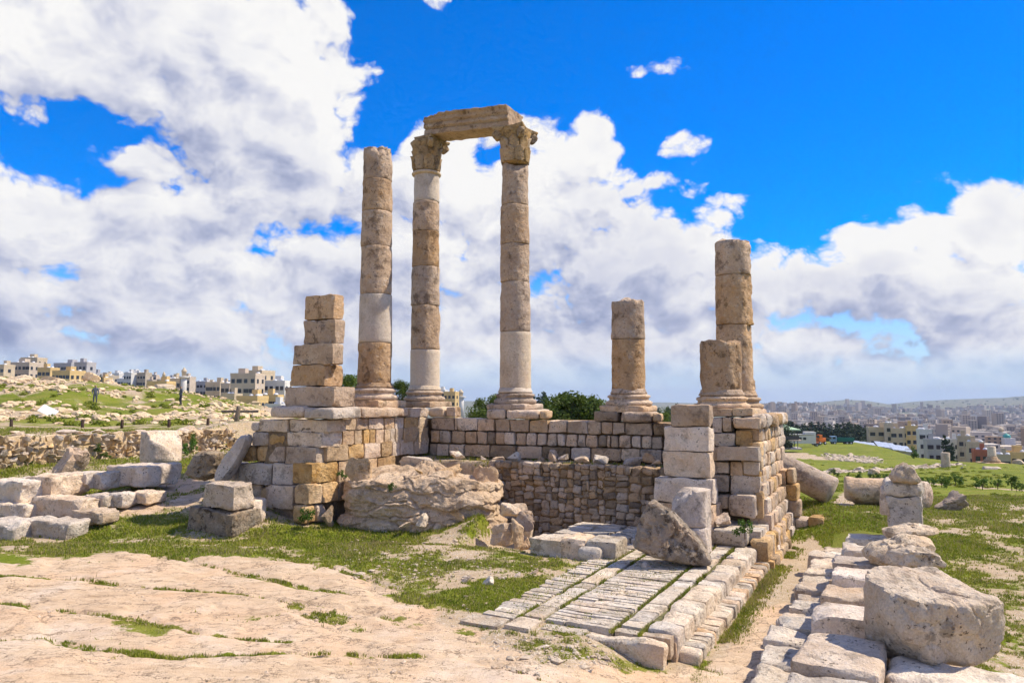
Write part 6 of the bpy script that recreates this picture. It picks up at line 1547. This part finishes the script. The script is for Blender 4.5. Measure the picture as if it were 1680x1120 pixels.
# pavilion with a green tent roof
M['tent'] = plain_mat('tent', (.42, .56, .36), .8, .08); M['darkmetal'] = plain_mat('darkmetal', (.06, .06, .06), .6, .2)
M['orange'] = plain_mat('orange', (.65, .16, .02), .5, .15); M['teal'] = plain_mat('teal', (.015, .14, .11), .5, .2); M['cabblue'] = plain_mat('cabblue', (.20, .32, .45), .4, .1); M['tyre'] = plain_mat('tyre', (.02, .02, .02), .9, .2)
s = 165/1200.0
pc = P(1283, 735, 165); pv_ = empty('pavilion', pc, 'open two-storey pavilion with a pale green tent roof beside the field', 'pavilion', rotz=-.2)
for x in (-3.0, -1.0, 1.0, 3.0):
    for y in (-2, 2): link('post', pbox(.14, .14, 4.4, 0, 'post'), pv_, (x, y, 2.2), mat=M['darkmetal'])
link('deck', pbox(7.0, 5.2, .25, .02, 'deck'), pv_, (0.3, 0, 1.9), mat=WALLS['beige']); link('floor', pbox(7.0, 5.0, .3, .02, 'floor'), pv_, (0.3, 0, .05), mat=WALLS['grey'])
link('railing', pbox(6.6, .06, .9, 0, 'railing'), pv_, (0, -2.3, 2.5), mat=M['darkmetal'])
link('counter', pbox(3.2, 1.2, 1.0, .03, 'counter'), pv_, (.6, .4, .7), mat=M['darkmetal'])
tm = bpy.data.meshes.new('tent_roof'); tm.from_pydata([(-3.6, -2.8, 4.3), (3.6, -2.8, 4.3), (3.6, 2.8, 4.3), (-3.6, 2.8, 4.3), (-.9, 0, 4.75), (.9, 0, 4.75), (0, 0, 5.9), (-3.6, -2.8, 4.05), (3.6, -2.8, 4.05), (3.6, 2.8, 4.05), (-3.6, 2.8, 4.05), (-1.6, -1.2, 4.85), (1.6, -1.2, 4.85), (1.6, 1.2, 4.85), (-1.6, 1.2, 4.85)], [], [(0, 1, 12, 11), (1, 2, 13, 12), (2, 3, 14, 13), (3, 0, 11, 14), (11, 12, 6), (12, 13, 6), (13, 14, 6), (14, 11, 6), (0, 7, 8, 1), (1, 8, 9, 2), (2, 9, 10, 3), (3, 10, 7, 0)])
link('tent_roof', tm, pv_, mat=M['tent'])
kiosk = empty('site_hut', P(1315, 727, 190), 'long white flat-roofed hut right of the pavilion', 'hut', rotz=-.15)
link('wall', pbox(5.4, 2.6, 2.2, .03, 'wall'), kiosk, (0, 0, 1.1), mat=WALLS['white']); link('annexe', pbox(2.6, 2.6, 3.0, .03, 'annexe'), kiosk, (2.0, .1, 1.5), mat=WALLS['white']); link('roof', pbox(5.8, 3.0, .15, .02, 'roof'), kiosk, (-.1, 0, 2.3), mat=M['roofgrey'])
for x in (-1.8, -.6, .5): link('window', WIN, kiosk, (x, -1.32, 1.3), scale=(.7, 1, .6))
def wheel(parent, loc, r, w_):
    o = link('wheel', lathe([(r*.55, -w_/2), (r*.95, -w_/2), (r, -w_*.3), (r, w_*.3), (r*.95, w_/2), (r*.55, w_/2)], 20, name='wheel'), parent, loc, mat=M['tyre']); o.rotation_euler = (math.pi/2, 0, 0)
    link('rim', lathe([(r*.5, -w_*.52), (r*.55, 0), (r*.5, w_*.52)], 14, name='rim'), o, (0, 0, 0), mat=M['tank'])
tr = empty('dump_truck', P(1381, 729, 215), 'dump truck with pale blue cab and dark green bed parked on the field', 'truck', rotz=-.1)
link('chassis', pbox(6.2, 1.0, .3, .03, 'chassis'), tr, (0, 0, .75), mat=M['darkmetal']); link('cab', pbox(1.5, 2.1, 1.7, .15, 'cab'), tr, (-2.35, 0, 1.6), mat=M['cabblue'])
link('windscreen', pbox(.1, 1.7, .7, .02, 'windscreen'), tr, (-3.09, 0, 1.9), mat=M['glass']); link('window', pbox(.8, 2.16, .6, .02, 'window'), tr, (-2.4, 0, 1.95), mat=M['glass'])
bedm = bpy.data.meshes.new('bed'); z0, z1 = .95, 2.05
bedm.from_pydata([(-1.4, -1.05, z0), (3.1, -1.05, z0), (3.1, 1.05, z0), (-1.4, 1.05, z0), (-1.5, -1.12, z1), (3.3, -1.12, z1), (3.3, 1.12, z1), (-1.5, 1.12, z1), (-1.4, -1.0, z1), (3.2, -1.0, z1), (3.2, 1.0, z1), (-1.4, 1.0, z1), (-1.3, -.95, z0+.15), (3.0, -.95, z0+.15), (3.0, .95, z0+.15), (-1.3, .95, z0+.15)], [], [(0, 3, 2, 1), (0, 1, 5, 4), (1, 2, 6, 5), (2, 3, 7, 6), (3, 0, 4, 7), (4, 5, 9, 8), (5, 6, 10, 9), (6, 7, 11, 10), (7, 4, 8, 11), (8, 9, 13, 12), (9, 10, 14, 13), (10, 11, 15, 14), (11, 8, 12, 15), (12, 13, 14, 15)])
link('bed', bedm, tr, mat=M['teal'])
for x in (-2.3, 1.2, 2.3):
    for y in (-.95, .95): wheel(tr, (x, y, .5), .5, .35)
ex = empty('wheel_loader', P(1346, 729, 205), 'orange excavator standing left of the dump truck', 'excavator', rotz=.3)
link('body', pbox(2.2, 1.4, .9, .15, 'body'), ex, (.2, 0, 1.05), mat=M['orange']); link('cab', pbox(1.0, 1.2, 1.3, .1, 'cab'), ex, (-.2, 0, 2.1), mat=M['orange']); link('window', pbox(1.04, 1.0, .7, .02, 'window'), ex, (-.2, 0, 2.2), mat=M['glass']); link('hood', pbox(1.1, 1.1, .6, .1, 'hood'), ex, (1.0, 0, 1.6), mat=M['orange'])
ar = link('arm', limb_mesh([((-1.0, 0, 1.2), (-1.9, 0, 2.7), .14, .12), ((-1.9, 0, 2.7), (-2.7, 0, 1.2), .12, .1)], 'arm'), ex, mat=M['orange']); link('bucket', pbox(.6, 1.0, .5, .08, 'bucket'), ar, (-2.75, 0, .95), mat=M['darkmetal'])
for x in (-.8, .9):
    for y in (-.75, .75): wheel(ex, (x, y, .45), .45, .4)
tl = empty('cart', P(1339, 732, 190), 'low dark cart with red load in front of the excavator', 'cart'); link('body', pbox(1.9, 1.0, .45, .05, 'body'), tl, (0, 0, .6), mat=M['darkmetal']); link('load', pbox(1.1, .7, .3, .08, 'load'), tl, (.2, 0, .95), mat=WALLS['red'])
for y in (-.55, .55): wheel(tl, (0, y, .3), .3, .2)
M['sheet'] = plain_mat('sheet', (.46, .50, .56), .35, .15, .8, metal=.3)
for i, (x0, x1, y0, lab) in enumerate([(1402, 1436, 722, 'long silvery metal roof at the edge of the field, left one'), (1438, 1468, 723, 'silvery metal roof in the middle, in front of the cream house'), (1462, 1492, 728, 'lowest silvery metal roof by the corner of the cream house')]):
    d = 232-i*8; a, b_ = P(x0, y0+6, d), P(x1, y0+9, d); c = (a+b_)/2; w_ = (b_-a).length; sh = empty('metal_shed', c, lab, 'shed', 'metal roofed sheds', -.12)
    for k in range(3):
        o = link('roof_panel', pbox(w_/3*.98, 4.2, .08, 0, 'roof_panel'), sh, ((k-1)*w_/3, 0, .4-.25*k), mat=M['sheet']); o.rotation_euler = (.35, 0.06, 0)
    link('wall', pbox(w_, 3.0, 2.5, .03, 'wall'), sh, (0, .8, -1.35), mat=WALLS['grey'])

# relics on the field
def field_column(label, px, ytop, ybot, d, r):
    b_ = P(px, ybot, d); h = P(px, ytop, d).z-b_.z; gz = Hs(b_.x, b_.y)
    return link('column_stub', lathe([(r*1.0, -.5), (r, 0), (r*.99, h*.5), (r*.97, h-.05), (r*.9, h)], 28, .03, None, 1.5, True, 'column_stub', fine=.02), None, b_, label=label, cat='column', mat=M['pale'], kind='thing')
field_column('lone upright column stub on the far side of the field', 1552, 742, 769, 98, .56)
pd = empty('column_pedestal', P(1628, 762, 112), 'column stump on a stepped moulded pedestal at the right of the field', 'column'); pd['kind'] = 'thing'
link('shaft', lathe([(.62, 1.2), (.56, 1.4), (.55, 2.7), (.5, 2.75)], 28, .02, None, 1.5, True, 'shaft'), pd, mat=M['pale']); link('base', lathe([(1.1, .3), (1.1, .7), (.8, .9), (.75, 1.1), (.62, 1.25)], 28, .02, None, 1.5, True, 'base'), pd, mat=M['ashlar']); link('plinth', block_mesh(3.2, 3.2, 1.2, seg=.3, r=.1, amp=.08), pd, (0, 0, -.25), mat=M['ashlar'])
fallen_drum('fallen drum lying before the pedestal on the field', 1632, 779, 90, .55, 2.4, 1.3, 0, 'pale')
for i, (px, py, d, w_, h_, lab) in enumerate([(1434, 782, 74, 1.1, .9, 'round grey boulder alone on the green field'), (1520, 768, 96, 1.4, .8, 'dark boulder at the end of the stone line'), (1578, 771, 95, 1.2, .8, 'pale boulder right of the lone column stub'), (1600, 772, 94, .9, .3, 'flat stone between the boulder and the fallen drum'), (1655, 770, 98, 1.6, .5, 'long pale stone right of the pedestal'), (1670, 762, 110, 2.2, .9, 'pale block at the right picture edge beyond the field')]):
    rock_at(lab, px, py, d, w_, w_*.8, h_, ['pinkgrey', 'boulder', 'pale'][i % 3], 6100+i, sub=3)
# ruins on the hillside terrace right of the posts
for i, (px, py, d, w_, h_, lab) in enumerate([(395, 688, 60, 2.6, .35, 'long low ruin wall on the hillside by the wooden post'), (420, 694, 58, 2.4, .5, 'second low ruin wall beside the podium'), (370, 672, 75, 2.0, .4, 'low ruin wall below the tan house'), (35, 642, 100, 3.0, .9, 'stone hump at the left of the hillside crest'), (82, 635, 104, 3.6, 1.0, 'rounded stone vault ruin on the hillside crest'), (150, 628, 108, 2.6, 1.6, 'broken stone stub on the hillside crest'), (180, 640, 100, 2.2, .9, 'rock heap on the crest right of the broken stub'), (265, 655, 95, 3.2, 1.1, 'ruined stone corner below the yellowish house')]):
    p = P(px, py, d); rock_at(lab, px, py, d, w_, w_*.6, h_+.4, 'drystone', 6200+i, sub=3, z=Hs(p.x, p.y)-.3, cat='ruin', n=12)

# the city over the valley: the 300 nearest houses one by one, the rest as one mass
def city_proto(seed):
    rg = random.Random(seed); bm = bmesh.new(); fm = []
    def add(x, y, z, sx, sy, sz, mi):
        r = bmesh.ops.create_cube(bm, size=1.0, matrix=Matrix.Translation((x, y, z))@Matrix.Diagonal((sx, sy, sz, 1)))
        for v in r['verts']:
            for f in v.link_faces: f.material_index = mi
    w_, dp, h = rg.uniform(10, 17), rg.uniform(9, 14), rg.choice([6.5, 9.5, 12.5, 12.5, 15.5]); add(0, 0, h/2-6, w_, dp, h+12, 0)
    add(rg.uniform(-.2, .2)*w_, 0, h+1.2, w_*.3, dp*.35, 2.4, 0); add(rg.uniform(-.3, .3)*w_, -dp*.2, h+.5, 1.2, 1.2, 1.2, 2)
    for fl in range(int(h/3.1)):
        n = int(w_/3.2)
        for i in range(n): add((i+.5)/n*w_-w_/2, -dp/2, 1.7+fl*3.1, 1.3, .12, 1.4, 1)
        n = int(dp/3.4)
        for i in range(n): add(w_/2, (i+.5)/n*dp-dp/2, 1.7+fl*3.1, .12, 1.3, 1.4, 1); add(-w_/2, (i+.5)/n*dp-dp/2, 1.7+fl*3.1, .12, 1.3, 1.4, 1)
    me = bpy.data.meshes.new('city_house'); bm.to_mesh(me); bm.free(); return me, (w_, dp, h)
def city_mat():
    m, t, b = new_mat('city_wall'); oi = t.n('ShaderNodeObjectInfo'); at = t.n('ShaderNodeAttribute', attribute_name='tone')
    r = t.m('FRACT', t.m('ADD', oi.outputs['Random'], at.outputs['Fac']))
    c = t.ramp(r, [(0.0, (.46, .36, .26)), (.25, (.56, .47, .37)), (.45, (.33, .25, .18)), (.6, (.64, .58, .50)), (.78, (.40, .28, .18)), (.9, (.20, .16, .13)), (1.0, (.50, .41, .32))])
    t.put(b.inputs['Base Color'], c); b.inputs['Roughness'].default_value = .9; return m
M['city'] = city_mat()
PRO = [city_proto(i) for i in range(8)]
for me, _ in PRO:
    for mm in (M['city'], M['glass'], M['tank']): me.materials.append(mm)
rg = np.random.default_rng(55); N = 7200
d = 245*np.exp(rg.random(N)**.60*math.log(3100/245)); px = rg.uniform(1236, 1830, N); x = (px-840)/1200*d
keep = (fbm2(x, d, 1/170.0, 3, 63) > -.42) & ((d > 480) | (px > 1520 + (d-245)*-.25))
x, d, px = x[keep], d[keep], px[keep]; z = H(x, d)
o_ = np.argsort(d); x, d, px, z = x[o_], d[o_], px[o_], z[o_]
ti = 0
for i in range(300):
    k = int(rg.integers(0, 8))
    link('city_house', PRO[k][0], None, Vector((x[i], d[i], z[i])), float(rg.uniform(-.8, .8)), 'pale flat-roofed house among many in the near part of the city', 'building', 'city houses on the near slope')
n = len(x)-300; cx_, cy_, cz_ = x[300:], d[300:], z[300:]; w_ = rg.uniform(9, 19, n); dp = rg.uniform(9, 15, n); h = rg.choice([6, 8, 9.5, 12, 12, 15, 19], n); an = rg.uniform(-.8, .8, n)
tower = rg.random(n) < .02; h = np.where(tower, rg.uniform(24, 40, n), h)
base = np.array([(-1, -1, 0), (1, -1, 0), (1, 1, 0), (-1, 1, 0), (-1, -1, 1), (1, -1, 1), (1, 1, 1), (-1, 1, 1)], float)
fb = np.array([(0, 1, 5, 4), (1, 2, 6, 5), (2, 3, 7, 6), (3, 0, 4, 7), (4, 5, 6, 7)])
lx = base[None, :, 0]*w_[:, None]/2; ly = base[None, :, 1]*dp[:, None]/2; lz = np.where(base[None, :, 2] > 0, h[:, None], -8)
X = cx_[:, None]+lx*np.cos(an)[:, None]-ly*np.sin(an)[:, None]; Y = cy_[:, None]+lx*np.sin(an)[:, None]+ly*np.cos(an)[:, None]; Z = cz_[:, None]+lz
vs = np.stack([X, Y, Z], 2).reshape(-1, 3); fs = (fb[None]+np.arange(n)[:, None, None]*8).reshape(-1, 4)
tone = np.repeat(rg.random(n), 5)
# bands of windows on the two visible sides, as thin recessed-looking strips of glass proud of the wall
wv = []; wf = []
sel = np.where(cy_ < 2400)[0]
for i in sel:
    for fl in range(int(h[i]/3.2)):
        for kx in range(3):
            u0 = (kx+.25)/3*2-1; u1 = (kx+.72)/3*2-1; z0 = cz_[i]+1.1+fl*3.2; z1 = z0+1.5; ca, sa = math.cos(an[i]), math.sin(an[i]); yy = -dp[i]/2-.05; q0 = len(wv)
            for (uu, zz) in ((u0, z0), (u1, z0), (u1, z1), (u0, z1)): xx = uu*w_[i]/2; wv.append((cx_[i]+xx*ca-yy*sa, cy_[i]+xx*sa+yy*ca, zz))
            wf.append((q0, q0+1, q0+2, q0+3))
nv = len(vs); vs = np.vstack([vs, np.array(wv)]); wf = np.array(wf)+nv
me = mesh_from('distant_houses', vs, np.vstack([fs, wf]), False, [M['city'], M['glass']], np.concatenate([np.zeros(len(fs)), np.ones(len(wf))]))
at = me.attributes.new('tone', 'FLOAT', 'FACE'); at.data.foreach_set('value', np.concatenate([tone, np.zeros(len(wf))]).astype(np.float32))
link('distant_houses', me, label='dense distant city of pale houses covering the far slopes', kind='stuff')
# dark groves among the houses
rgr = np.random.default_rng(66); cen = []; rad = []
for i in range(700):
    dd = 300*math.exp(rgr.random()*math.log(4200/300)); pp = rgr.uniform(1236, 1830); xx = (pp-840)/1200*dd; cen.append((xx, dd, Hs(xx, dd)+3)); rad.append(rgr.uniform(4, 10))
vs, f = leaf_cloud(cen, rad, 36000, 2.6, 67, .8); link('groves', mesh_from('groves', vs, f, False), label='dark groves of trees scattered among the distant houses', kind='stuff', mat=M['conifer'])

# ================================================================== air
HZ = (-150.0, 110.0)
hz_me = pbox(18600, 18600, HZ[1]-HZ[0], 0, 'haze'); hzo = link('haze', hz_me, None, (0, 0, sum(HZ)/2), label='thin bluish haze in the air over the valley', kind='stuff')
hm = bpy.data.materials.new('haze'); hm.use_nodes = True; hm.node_tree.nodes.clear(); ho = hm.node_tree.nodes.new('ShaderNodeOutputMaterial'); hv = hm.node_tree.nodes.new('ShaderNodeVolumePrincipled')
hv.inputs['Color'].default_value = (.62, .76, 1.0, 1); hv.inputs['Density'].default_value = 1.0e-4; hv.inputs['Anisotropy'].default_value = .0
hm.node_tree.links.new(hv.outputs[0], ho.inputs['Volume']); hz_me.materials.append(hm)
